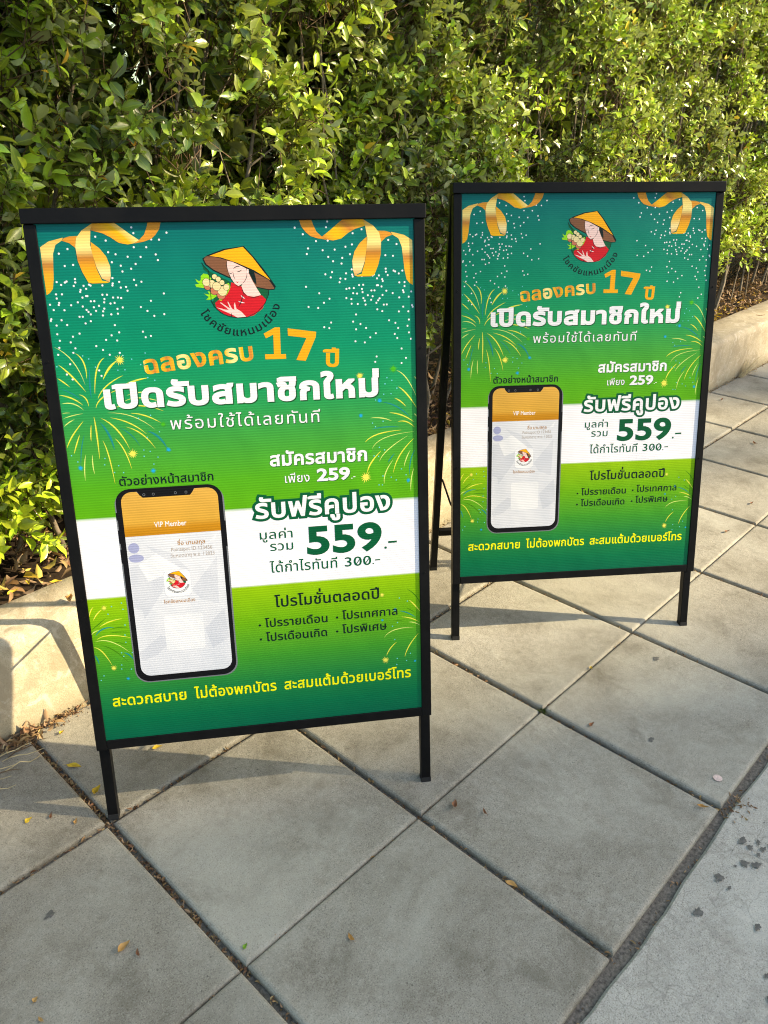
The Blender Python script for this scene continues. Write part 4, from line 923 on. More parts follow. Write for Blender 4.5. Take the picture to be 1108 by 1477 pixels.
    p = newp(); p.text('รับฟรีคูปอง', 304, 533, 549.5, 25, I['white'], Z0 + 1.0, w=28, track=38, outline=(I['dkgreen'], 100)); p.build('lettering', board)
    p = newp(); p.text('มูลค่า', 309, 364, 512, 12, I['dkgreen'], Z0 + .9, w=6, track=25); p.text('รวม', 325, 364, 490.5, 12.5, I['dkgreen'], Z0 + .9, w=6, track=25); p.build('lettering', board)
    p = newp(); p.text('559', 387, 517, 480, 38, I['dkgreen'], Z0 + .9, w=32, track=14)
    p.disc(523, 481, 2.2, I['dkgreen'], Z0 + .9); quad_fill(p, 528, 489, 543, 492.5, I['dkgreen'], Z0 + .9); p.build('lettering', board)
    p = newp(); p.text('ได้กำไรทันที', 322, 438, 451.5, 14, I['dkgreen'], Z0 + .9, w=6, track=25)
    p.text('300', 451, 497, 452, 13.5, I['dkgreen'], Z0 + .9, w=6, track=25)
    for c_ in (474.5, 490.5): p.stroke([(c_ - 4.5, 454), (c_, 460), (c_ + 4.5, 466)], 1.4, I['dkgreen'], Z0 + .95, False, 3)
    p.disc(500.5, 453.5, 1.2, I['dkgreen'], Z0 + .9); quad_fill(p, 504, 459, 513, 461, I['dkgreen'], Z0 + .9); p.build('lettering', board)
    p = newp(); p.text('โปรโมชั่นตลอดปี', 326, 509, 388, 15, I['dark'], Z0 + .9, w=14, track=20); p.build('lettering', board)
    for t_, u0, u1, v_ in (('โปรรายเดือน', 307, 416, 352), ('โปรเทศกาล', 442, 541, 354), ('โปรเดือนเกิด', 307, 414, 325.5), ('โปรพิเศษ', 441, 521, 327.5)):
        p = newp(); p.text(t_, u0, u1, v_, 11.5, I['dark'], Z0 + .9, w=13, track=15)
        p.disc(u0 - 9, v_ + 4.5, 2.1, I['dark'], Z0 + .9); p.build('lettering', board)
    for t_, u0, u1 in (('สะดวกสบาย', 37, 162), ('ไม่ต้องพกบัตร', 176, 319), ('สะสมแต้มด้วยเบอร์โทร', 333, 563)):
        p = newp(); p.text(t_, u0, u1, 229.5, 15, I['yellow'], Z0 + .9, w=18, track=20); p.build('lettering', board)
    # phone picture
    p = newp()
    p.rrect(80.5, 268.5, 255, 611, 24, I['phonegrey'], Z0 + .3)
    for (a_, b_) in ((562, 575), (522, 545), (488, 512)): quad_fill(p, 80.6, a_, 84, b_, I['phone'], Z0 + .4)
    quad_fill(p, 251, 505, 254.6, 550, I['phone'], Z0 + .4)
    p.rrect(82.5, 270.5, 252.5, 613.5, 23, I['phone'], Z0 + .5)
    p.rrect(91, 281, 245.5, 608, 17, I['screen'], Z0 + .6)
    # facets
    cl2 = lambda q: (min(max(q[0], 91.5), 245), min(q[1], 532))
    for i, k in enumerate(('g1', 'g2', 'g3', 'g4')): p.poly([cl2(x) for x in ART['facets'][k]], I['facet'], Z0 + .62 + .02 * i)
    for i, k in enumerate(('w1', 'w2')): p.poly([cl2(x) for x in ART['facets'][k]], I['facet2'], Z0 + .70 + .03 * i)
    p.poly([(92, 325), (130, 355), (150, 345), (120, 318), (95, 310)], I['facet'], Z0 + .61)
    p.poly([(205, 360), (240, 395), (244, 340), (215, 322)], I['facet'], Z0 + .695)
    # gold header: upper corners rounded, hand-made outline
    V = [(91, 533), (245.5, 533)]
    for k in range(7):
        t = math.radians(90 * k / 6); V.append((245.5 - 17 + 17 * math.cos(t), 608 - 17 + 17 * math.sin(t)))
    V += [(209, 608), (205, 602), (201, 597.5), (126, 597.5), (121, 602), (117, 608)]
    for k in range(7):
        t = math.radians(90 + 90 * k / 6); V.append((91 + 17 + 17 * math.cos(t), 608 - 17 + 17 * math.sin(t)))
    p.poly(V, I['sgold'], Z0 + .75)
    p.poly([(117, 608.6), (121, 602), (126, 597.5), (201, 597.5), (205, 602), (209, 608.6)], I['phone'], Z0 + .85)
    for u_ in (128, 143, 178, 195): p.disc(u_, 602.5, 2.2, I['phonegrey'], Z0 + .9, 10); p.disc(u_, 602.5, 1.6, I['phone'], Z0 + .95, 10)
    p.text('VIP Member', 139, 191, 546.5, 7.2, I['white'], Z0 + .9, w=9, track=20)
    p.text('ชื่อ นามสกุล', 173, 218, 513, 5.4, I['bronze'], Z0 + .9, w=14)
    p.text('Pointspot ID 123456', 162, 229, 502.6, 5.2, I['tan'], Z0 + .9, w=4)
    p.text('วันหมดอายุ พ.ย. / 2023', 160, 232, 492, 5, I['tan'], Z0 + .9, w=4)
    p.disc(102.5, 513, 9, I['avatar'], Z0 + .8, 18); 
    p.poly([(92, 497)] + [(104.5 + 12.5 * math.cos(math.radians(a_)), 495 + 7 * math.sin(math.radians(a_))) for a_ in range(160, -200, -20)][:16], I['avatar'], Z0 + .8)
    p.rrect(144.5, 422.5, 189, 469, 7, I['facet'], Z0 + .8); p.rrect(145, 423.5, 188.5, 468.5, 7, I['white'], Z0 + .86)
    ff = lambda q: (166.5 + (q[0] - 302) * .29, 451 + (q[1] - 925) * .29)
    emblem(p, Z0 + 1.0, ff, .29, line=1.5)
    p.text('โชคชัยแหนมเนือง', 0, 100, 0, 3.2, I['dark'], Z0 + 1.0, w=24, track=50, warp=arc_warp(166.8, 449, 20.5, 207, 340, 0, 100))
    p.text('โชคชัยแหนมเนือง', 141, 193, 411.5, 4.6, I['bronze'], Z0 + .9, w=14)
    p.rrect(137.5, 324, 203, 390, 5, I['facet2'], Z0 + .8)
    p.build('phone_picture', board)
    return board


def bevbox(name, lo, hi, parent, m='black', bev=.0012):
    b = MB(); b.box(lo, hi, M[m], bev); return b.build(name, parent)


HZ = 1.015
def make_sign():
    root = empty('a_frame_sign')
    fr = []
    fr.append(make_poster(root))
    for x0 in (0.0, 0.582): fr.append(bevbox('side_rail', (x0, 0.0, 0.1475), (x0 + .018, 0.0100, 1.0185), root))
    fr.append(bevbox('top_rail', (-.0015, -.0040, 1.0190), (.6015, .0290, 1.0405), root))
    fr.append(bevbox('bottom_rail', (.0183, .0003, .1478), (.5817, .0103, .1655), root))
    for x0 in (0.001, 0.581): fr.append(bevbox('front_leg', (x0, 0.0106, 0.0), (x0 + .018, .0286, 1.0185), root))
    for o_ in fr[-2:]:
        x0 = .0005 if o_.name == 'front_leg' else .5805
        b = MB(); b.box((x0, .0101, -.002), (x0 + .019, .0291, .010), M['rubber'], .001); b.build('foot_cap', o_)
    b = MB()
    for (u, v) in ((.009, .430), (.009, .82), (.591, .43), (.591, .82)): b.tube((u, .0001, v), (u, -.0012, v), .0022, .0018, M['black'], 8)
    fr.append(b.build('screws', root)); fr[-1]['kind'] = 'stuff'
    rear = []
    for x0 in (0.001, 0.581):
        b = MB(); b.box((x0, -.009, -HZ), (x0 + .018, .009, 0.012), M['black'], .0012); o = b.build('rear_leg', root); rear.append(o)
        b = MB(); b.box((x0 - .0005, -.0095, -HZ - .004), (x0 + .0185, .0095, -HZ + .010), M['rubber'], .001); b.build('foot_cap', o)
        # link bar
    b = MB(); b.box((.0195, -.008, -HZ + .115), (.5805, .008, -HZ + .133), M['black'], .0012); rear.append(b.build('rear_crossbar', root))
    b = MB(); b.box((.0195, -.008, -.03), (.5805, .008, -.012), M['black'], .0012); rear.append(b.build('rear_crossbar', root))
    for o in rear: o['rear'] = 1
    return root, fr, rear


def place_sign(root, x, y, yaw, lean):
    root.location = (x, y, 0.0015); root.rotation_euler = (0, 0, yaw)
    ty = math.sin(lean) * 1.03 + .040; tz = math.cos(lean) * 1.03 - .006
    ra = math.atan2(.350 - ty, tz)
    for o in root.children:
        if o.get('rear'):
            o.location = (0, ty, tz); o.rotation_euler = (ra, 0, 0)
            o.scale = (1, 1, tz / math.cos(ra) / HZ)
        else:
            o.rotation_euler = (-lean, 0, 0)
    # spreader links between front and rear legs, at each side
    for x0 in (.0215, .5755):
        zf, zr = .30, .285
        p0 = (x0, math.tan(lean) * zf + .020, zf); p1 = (x0, .350 - math.tan(ra) * zr, zr)
        mid = (x0, (p0[1] + p1[1]) / 2, (zf + zr) / 2 - .020)
        b = MB(); b.path([p0, mid, p1], [.0028] * 3, M['black'], 6); b.build('spreader_link', root)


sign, fr_, rear_ = make_sign()
tag(sign, 'black framed sandwich board with green Thai poster, nearer and larger one at the left', 'sandwich board', 'sandwich board signs standing on the pavement')


def copy_tree(o, parent=None):
    c = o.copy(); COL.objects.link(c); c.parent = parent
    for ch in o.children: copy_tree(ch, c)
    return c


sign2 = copy_tree(sign)
sign2['label'] = 'black framed sandwich board with green Thai poster, farther one, right of the other'
place_sign(sign, -0.00449628 * K, -0.00166764 * K, -0.65015781, 0.19759459)
place_sign(sign2, 0.74561364 * K, -0.0905545 * K, -0.70145991, 0.21448252)
for o in list(D.objects):
    if 'rear' in o: del o['rear']
M['moss'] = plain('weed_green', (0.10, 0.13, 0.035), 0.8, 0.4, 80, 0.2)

# ------------------------------------------------------------ hedge
def vnoise(P, seed=0):
    """cheap smooth 3-d value noise 0..1"""
    r = np.random.RandomState(seed)
    T = r.rand(32, 32, 32)
    i = np.floor(P).astype(int); f = P - i; f = f * f * (3 - 2 * f)
    o = 0
    for dx in (0, 1):
        for dy in (0, 1):
            for dz in (0, 1):
                wt = (f[:, 0] if dx else 1 - f[:, 0]) * (f[:, 1] if dy else 1 - f[:, 1]) * (f[:, 2] if dz else 1 - f[:, 2])
                o = o + wt * T[(i[:, 0] + dx) % 32, (i[:, 1] + dy) % 32, (i[:, 2] + dz) % 32]
    return o


def norm(a): return a / np.maximum(np.linalg.norm(a, axis=1, keepdims=True), 1e-9)


def leaf_template(rows):
    """unit leaf along +x, blade in xy, z up; returns verts, quads-as-tris, across"""
    prof = {3: [(0.22, .34), (0.5, .5), (0.78, .33)], 1: [(0.48, .5)], 2: [(0.3, .43), (0.68, .42)]}[rows]
    V = [(0, 0, 0)]; A = [0.0]
    for x, wd in prof:
        z = 0.16 * x * x
        V += [(x, -wd, 0.17 - z * 1.0 - 0.06), (x, 0, -z), (x, wd, 0.17 - z - 0.06)]; A += [1, 0, 1]
    V.append((1.0, 0, -0.22)); A.append(0.0)
    F = [(0, 1, 2), (0, 2, 3)]
    for r in range(rows - 1):
        a = 1 + r * 3; b = a + 3
        F += [(a, b, a + 1), (a + 1, b, b + 1), (a + 1, b + 1, a + 2), (a + 2, b + 1, b + 2)]
    a = 1 + (rows - 1) * 3; t = len(V) - 1
    F += [(a, t, a + 1), (a + 1, t, a + 2)]
    return np.array(V, float), np.array(F), np.array(A)


XMIN, XMAX, ZTOP = -0.7, 7.0, 2.05


def front_y(x, z):
    P = np.stack([x * 2.3, z * 2.3, np.zeros_like(x)], 1)
    P2 = np.stack([x * 7, z * 7, np.ones_like(x) * 3], 1)
    return 0.585 + (vnoise(P, 1) - .5) * 0.17 + (vnoise(P2, 2) - .5) * 0.13


def bottom_z(x):
    P = np.stack([x * 3.0, x * 0, x * 0], 1)
    b = np.interp(x, [-1, 0.25, 0.5, 0.9, 2.5, 8], [0.21, 0.22, 0.36, 0.46, 0.42, 0.38])
    return b + (vnoise(P, 5) - .5) * 0.12


def make_sprigs(n, d0, d1, dpow):
    x = RS.uniform(XMIN, XMAX, n)
    keep = RS.rand(n) < np.interp(x, [XMIN, 0, 3, XMAX], [0.6, 1, 1, .75]); x = x[keep]; n = len(x)
    z = RS.uniform(0.24, ZTOP, n)
    d = d0 + (d1 - d0) * RS.rand(n) ** dpow
    y = front_y(x, z) + d
    P = np.stack([x, y, z], 1)
    ok = z > bottom_z(x) + RS.rand(n) * 0.08
    # hollows
    hol = vnoise(np.stack([x * 11 + 9, y * 5 + 5, z * 11], 1), 8)
    ok &= ~((hol > np.interp(d, [0, .10, .19, .20], [0.47, 0.56, .60, .98]) - np.interp(x, [1.2, 2.5], [0, .05])) & (RS.rand(n) < .93))
    cam0 = np.array([-0.40638, -1.06823, 1.146])
    for (hx, hy, hz), r, pr in HOLES:
        tgt = np.array([hx, hy, hz]); ax = (tgt - cam0) / np.linalg.norm(tgt - cam0)
        q = P - tgt
        # hollow is a leaning burrow into the hedge
        t = q @ ax; off = np.linalg.norm(q - np.outer(t, ax), axis=1)
        ok &= ~((off < r) & (RS.rand(n) < pr))
    return P[ok], d[ok]


HOLES = [((0.535, 0.575, 1.30), 0.050, .99), ((0.585, 0.575, 1.20), 0.062, .98), ((0.65, 0.575, 1.13), 0.046, .985),
         ((0.50, 0.575, 1.22), 0.09, .55), ((0.71, .575, 1.05), 0.030, .98), ((0.75, .575, 1.24), 0.035, .95), ((0.45, .575, 1.07), .03, .95)]
DARK = [((3.68, .575, 1.30), .10), ((2.27, .575, 1.09), .09), ((0.42, .575, 1.15), 0.07), ((1.28, .575, 1.28), .06), ((1.62, .575, 1.02), .07), ((0.30, .575, .72), .06)]

sets = []
for n, a, b, pw in ((50000, -0.02, 0.12, 1.0), (46000, 0.32, 0.95, 0.9)):
    P, d = make_sprigs(n, a, b, pw)
    sets.append((P, d))
P = np.concatenate([s[0] for s in sets]); dd = np.concatenate([s[1] for s in sets])
ok = np.ones(len(P), bool)
for (c, r) in DARK:
    q = P - np.array(c); q[:, 1] *= .6
    ok &= ~((np.linalg.norm(q, axis=1) < r) & (RS.rand(len(P)) < .93))
P = P[ok]; dd = dd[ok]
ns = len(P)
# twig axis: outward (-y) and up with scatter
big = vnoise(np.stack([P[:, 0] * 3, P[:, 2] * 3, P[:, 1]], 1), 12)
A = norm(np.stack([RS.normal(0, .55, ns) + (big - .5) * 1.2, -0.55 + RS.normal(0, .45, ns), 0.62 + RS.normal(0, .45, ns)], 1))
up = norm(np.cross(A, np.stack([RS.normal(0, 1, ns), RS.normal(0, 1, ns), RS.normal(0, 1, ns)], 1)))
up2 = np.cross(A, up)
tl = RS.uniform(0.035, 0.085, ns)          # twig length
young = vnoise(np.stack([P[:, 0] * 3.4 + 3, P[:, 2] * 3.4, P[:, 1]], 1), 20)
NL = 7
base = []; Dr = []; Nn = []; Ln = []; Tn = []; Dp = []
for k in range(NL):
    present = RS.rand(ns) < (0.92 if k > 1 else 0.75)
    t = 0.15 + 0.85 * k / (NL - 1)
    ang = k * 2.4 + RS.uniform(-.4, .4, ns)
    R = up * np.cos(ang)[:, None] + up2 * np.sin(ang)[:, None]
    al = np.radians(RS.uniform(38, 72, ns) - 18 * (k >= 5))
    Dk = norm(A * np.cos(al)[:, None] + R * np.sin(al)[:, None] + np.array([0, -.10, -.02]))
    Nk = norm(A - Dk * np.sum(A * Dk, 1)[:, None] + RS.normal(0, .22, (ns, 3)))
    Nk = norm(Nk - Dk * np.sum(Nk * Dk, 1)[:, None])
    L = RS.uniform(0.019, 0.046, ns) * (1 - 0.35 * (k >= 5)) * (1.0 + 0.15 * (big - .5)) * (1 + .8 * (dd > .3)) * np.interp(P[:, 0], [0, 2], [1.18, .98])
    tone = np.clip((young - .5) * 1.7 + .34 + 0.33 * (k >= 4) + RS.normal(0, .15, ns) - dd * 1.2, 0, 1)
    B = P + A * (tl * t)[:, None]
    base.append(B[present]); Dr.append(Dk[present]); Nn.append(Nk[present]); Ln.append(L[present]); Tn.append(tone[present]); Dp.append(dd[present])
base = np.concatenate(base); Dr = np.concatenate(Dr); Nn = np.concatenate(Nn); Ln = np.concatenate(Ln); Tn = np.concatenate(Tn); Dp = np.concatenate(Dp)
Wd = np.cross(Nn, Dr)
wid = RS.uniform(0.40, 0.58, len(Ln)) * Ln
rndv = RS.rand(len(Ln))
# yellow / spent leaves here and there
spent = RS.rand(len(Ln)) < 0.012

hedge = empty('hedge', (0, 0, 0.19))
tag(hedge, 'dense clipped hedge of small glossy leaves growing behind the kerb', 'hedge')
HO = np.array([0, 0, 0.19])
# the 300 that show largest are leaves of their own
camp = np.array([-0.40638, -1.06823, 1.146])
q = base - camp
depth = q @ np.array(_f); px = 554 + 1143.7 * (q @ np.array(_r)) / depth; py = 738.5 - 1143.7 * (q @ np.array(_u)) / depth
inf = (px > -10) & (px < 1118) & (py > -10) & (py < 860)
inf &= ~((px > 60) & (px < 600) & (py > 330)) & ~((px > 665) & (px < 1030) & (py > 290))
facing = np.abs(np.sum(Nn * norm(q), 1))
front = Dp < 0.045
score = np.where(inf & front, Ln * (0.25 + facing) / depth, 0)
idx = np.argsort(-score)[:300]
single = np.zeros(len(Ln), bool); single[idx] = True


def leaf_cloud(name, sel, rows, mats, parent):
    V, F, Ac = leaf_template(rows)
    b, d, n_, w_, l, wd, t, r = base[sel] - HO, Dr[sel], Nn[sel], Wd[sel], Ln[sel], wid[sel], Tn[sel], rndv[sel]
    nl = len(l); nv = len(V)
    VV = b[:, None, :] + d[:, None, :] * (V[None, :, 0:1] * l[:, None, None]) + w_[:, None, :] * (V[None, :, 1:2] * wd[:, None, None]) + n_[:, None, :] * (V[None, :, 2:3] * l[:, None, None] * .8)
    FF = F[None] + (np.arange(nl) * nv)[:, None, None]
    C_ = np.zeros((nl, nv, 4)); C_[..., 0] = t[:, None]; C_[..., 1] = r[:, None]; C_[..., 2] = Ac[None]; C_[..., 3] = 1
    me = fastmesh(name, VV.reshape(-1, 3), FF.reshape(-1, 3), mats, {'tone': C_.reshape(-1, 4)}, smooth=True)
    return link(name, me, parent)


near = (base[:, 0] < 1.9) & (Dp < .2)
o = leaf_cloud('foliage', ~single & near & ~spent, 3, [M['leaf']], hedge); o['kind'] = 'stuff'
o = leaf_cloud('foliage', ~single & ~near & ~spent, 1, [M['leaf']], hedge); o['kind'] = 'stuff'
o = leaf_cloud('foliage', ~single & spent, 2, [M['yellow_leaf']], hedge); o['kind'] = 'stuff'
LV, LF, LA = leaf_template(3)
variants = []
for tv in (0.05, 0.22, 0.4, 0.58, 0.76, 0.95):
    for rv in (.2, .7):
        C_ = np.zeros((len(LV), 4)); C_[:, 0] = tv; C_[:, 1] = rv; C_[:, 2] = LA; C_[:, 3] = 1
        variants.append((tv, rv, fastmesh('leaf', LV * np.array([1, 1, .8]), LF, [M['leaf']], {'tone': C_}, True)))
for i in idx:
    v = min(variants, key=lambda q_: abs(q_[0] - Tn[i]) + .2 * abs(q_[1] - rndv[i]))
    o = link('leaf', v[2], hedge)
    d, w_, n_ = Dr[i] * Ln[i], Wd[i] * wid[i], Nn[i] * Ln[i]
    b_ = base[i] - HO
    o.matrix_basis = Matrix(((d[0], w_[0], n_[0], b_[0]), (d[1], w_[1], n_[1], b_[1]), (d[2], w_[2], n_[2], b_[2]), (0, 0, 0, 1)))

# twigs: 3-sided tubes from inside the hedge to each sprig tip
a0 = P - A * RS.uniform(.02, .09, ns)[:, None] + np.array([0, .01, 0]); a1 = P + A * tl[:, None]
rr = 0.0011
VV = []
for pt, r_ in ((a0, 0.0016), (a1, 0.0007)):
    for k in range(3):
        t = k * 2 * math.pi / 3
        VV.append(pt + (up * math.cos(t) + up2 * math.sin(t)) * r_)
VV = np.stack(VV, 1) - HO
F = np.array([(0, 1, 4), (0, 4, 3), (1, 2, 5), (1, 5, 4), (2, 0, 3), (2, 3, 5)])
FF = F[None] + (np.arange(ns) * 6)[:, None, None]
o = link('twigs', fastmesh('twigs', VV.reshape(-1, 3), FF.reshape(-1, 3), [M['twig']]), hedge); o['kind'] = 'stuff'

# stems rising from the soil, in leaning clumps
rs = random.Random(5)
x = -0.8
nst = 0
while x < 7.4:
    x += rs.uniform(0.06, 0.16) if x < 2.5 else rs.uniform(0.05, .13)
    for q_ in range(rs.choice((1, 1, 2))):
        bx_, by_ = x + rs.uniform(-.03, .03), 0.56 + rs.uniform(-.02, .26)
        lean = rs.uniform(-.15, .45); leany = rs.uniform(-.15, .12)
        r0 = rs.uniform(.004, .0105)
        pts = []; rad = []
        px_, py_ = bx_, by_
        hgt = rs.uniform(1.0, 1.9)
        for k in range(11):
            t = k / 10
            pts.append((px_, py_, 0 + hgt * t)); rad.append(r0 * (1 - .65 * t))
            px_ += lean * hgt / 10 + rs.uniform(-.012, .012); py_ += leany * hgt / 10 + rs.uniform(-.012, .012)
            py_ = min(max(py_, .56 + .16 * min(1, k / 4)), 1.05)
        b = MB(); b.path(pts, rad, M['bark'], 6)
        for k in range(3):
            i0 = rs.randint(2, 8); p_ = Vector(pts[i0])
            e_ = p_ + Vector((rs.uniform(-.2, .2), rs.uniform(-.14, .06), rs.uniform(.08, .25)))
            b.tube(p_, e_, rad[i0] * .6, .0012, M['bark'], 5, False)
        if nst < 290:
            b.build('stem', hedge, True); nst += 1

# ------------------------------------------------------------ litter and debris
def litter_cloud(name, mats_split, pos, size, seed, flat=.5, tones=(0, 1)):
    r = np.random.RandomState(seed)
    n = len(pos)
    V, F, Ac = leaf_template(2)
    V = V.copy(); V[:, 2] *= 1.6
    az = r.uniform(0, 2 * math.pi, n)
    Dk = norm(np.stack([np.cos(az), np.sin(az), r.normal(0, flat, n)], 1))
    Nk = norm(np.stack([r.normal(0, flat, n), r.normal(0, flat, n), np.ones(n)], 1) * np.sign(r.rand(n) - .35)[:, None])
    Nk = norm(Nk - Dk * np.sum(Nk * Dk, 1)[:, None]); Wk = np.cross(Nk, Dk)
    l = size * r.uniform(.5, 1.2, n); wd = l * r.uniform(.18, .5, n)
    VV = pos[:, None, :] + Dk[:, None, :] * (V[None, :, 0:1] * l[:, None, None]) + Wk[:, None, :] * (V[None, :, 1:2] * wd[:, None, None]) + Nk[:, None, :] * (V[None, :, 2:3] * l[:, None, None])
    FF = F[None] + (np.arange(n) * len(V))[:, None, None]
    C_ = np.zeros((n, len(V), 4)); C_[..., 0] = r.uniform(tones[0], tones[1], n)[:, None]; C_[..., 1] = r.rand(n)[:, None]; C_[..., 2] = Ac[None]; C_[..., 3] = 1
    o = link(name, fastmesh(name, VV.reshape(-1, 3), FF.reshape(-1, 3), mats_split, {'tone': C_.reshape(-1, 4)}, True))
    tag(o, kind='stuff'); return o


r = np.random.RandomState(3)
n = 5200
lx = r.uniform(-.8, 7.4, n); ly = 0.488 + r.rand(n) ** 1.4 * .55; lz = 0.203 + r.rand(n) * .035
o = litter_cloud('leaf_litter', [M['litter']], np.stack([lx, ly, lz], 1), .036, 31, .45)
tag(o, 'dry brown leaves littering the soil under the hedge', 'leaf litter')
n = 260
lx = r.uniform(-.8, 7.4, n); ly = 0.480 + r.rand(n) * .10; lz = 0.212 + r.rand(n) * .03
o = litter_cloud('yellow_litter', [M['yellow_leaf']], np.stack([lx, ly, lz], 1), .034, 33, .35)
tag(o, 'yellowed leaves scattered on the litter along the kerb', 'leaf litter')

# joint debris: chips of leaf and grit in the grooves
pos = []
def along(x0, y0, x1, y1, n_, wd=.004, z=-.012):
    t = r.rand(n_)
    pos.append(np.stack([x0 + (x1 - x0) * t + r.normal(0, wd, n_), y0 + (y1 - y0) * t + r.normal(0, wd, n_), z + r.rand(n_) * .006], 1))
for j in (0, -1):
    along(-1.2, j * s4, 6, j * s4, 1300, .003, -.011)
for i in range(-2, 14):
    along(i * s4, -2 * s4, i * s4, .33, 170, .003, -.011)
along(0, 0, 0, .33, 420, .005)
along(0, -s4, 0, 0, 160, .003)
along(-1.2, GY - .024, 6, GY - .024, 1500, .011, -.014)
along(.80, -.815, .86, -.815, 130, .012, -.008)
along(-.15, .325, .12, .325, 420, .010, -.002)
along(-.3, .33, 6.5, .22, 900, .008, .001)
pos = np.concatenate(pos)
o = litter_cloud('joint_debris', [M['litter']], pos, .010, 35, .5)
tag(o, 'crumbled leaf bits and grit caught in the paving joints', 'debris')
rp = np.random.RandomState(9)
pl = np.stack([rp.normal(-.01, .035, 90), rp.normal(.312, .010, 90), .002 + rp.rand(90) * .014], 1)
o = litter_cloud('leaf_pile', [M['litter']], pl, .026, 36, .6)
tag(o, 'small heap of broken dry leaves at the foot of the kerb beside the left sign', 'leaf pile')

# dry straw at the left kerb foot
b = MB()
rq = random.Random(4)
for k in range(16):
    x0 = -.16 + rq.uniform(0, .12); y0 = .25 + rq.uniform(0, .07)
    pts = [(x0, y0, .004)]
    az = rq.uniform(-.6, 1.0)
    for i in range(5):
        az += rq.uniform(-.35, .35)
        pts.append((pts[-1][0] + .016 * math.cos(az), pts[-1][1] + .016 * math.sin(az), .003 + rq.uniform(0, .010)))
    b.path(pts, [.0011, .0012, .0012, .001, .0008, .0005], M['straw'] if k % 3 else M['twig'], 5)
o = b.build('dry_straw'); tag(o, 'tangle of dry straw and twigs on the slab at the left edge of the photo', 'straw', kind='stuff')

# single fallen leaves
def fallen(name, label, x, y, z, L, wd, az, mat, curl=.5, tone=.5, tilt=0.0, cat='fallen leaf'):
    V = []; Ac = []
    nx = 7
    for i in range(nx):
        t = i / (nx - 1); h = math.sin(math.pi * min(1, max(0, t)) ** .8) ** .8 * wd / 2
        lift = curl * L * (.35 * (2 * t - 1) ** 2)
        bend = .12 * L * math.sin(t * 3)
        for sd in (-1, -.5, 0, .5, 1):
            V.append((t * L - L / 2, sd * h + bend, .0012 + lift + abs(sd) ** 1.5 * h * curl * 1.1 + .001 * math.sin(9 * t + sd * 4))); Ac.append(abs(sd))
    F = []
    for i in range(nx - 1):
        for k in range(4):
            a = i * 5 + k
            F += [(a, a + 5, a + 6), (a, a + 6, a + 1)]
    V.append((-L / 2 - .25 * L, .02 * L, .0015 + curl * L * .3)); Ac.append(0)
    V.append((-L / 2 - .24 * L, .02 * L + .001, .0012 + curl * L * .3)); Ac.append(0)
    F.append((2, len(V) - 2, len(V) - 1))
    Va = np.array(V); C_ = np.zeros((len(V), 4)); C_[:, 0] = tone; C_[:, 1] = .5; C_[:, 2] = np.array(Ac); C_[:, 3] = 1
    o = link(name, fastmesh(name, Va, np.array(F), [mat], {'tone': C_}, True))
    o.location = (x, y, z + .0005); o.rotation_euler = (0, tilt, math.radians(az))
    tag(o, label, cat, 'fallen leaves')
    return o


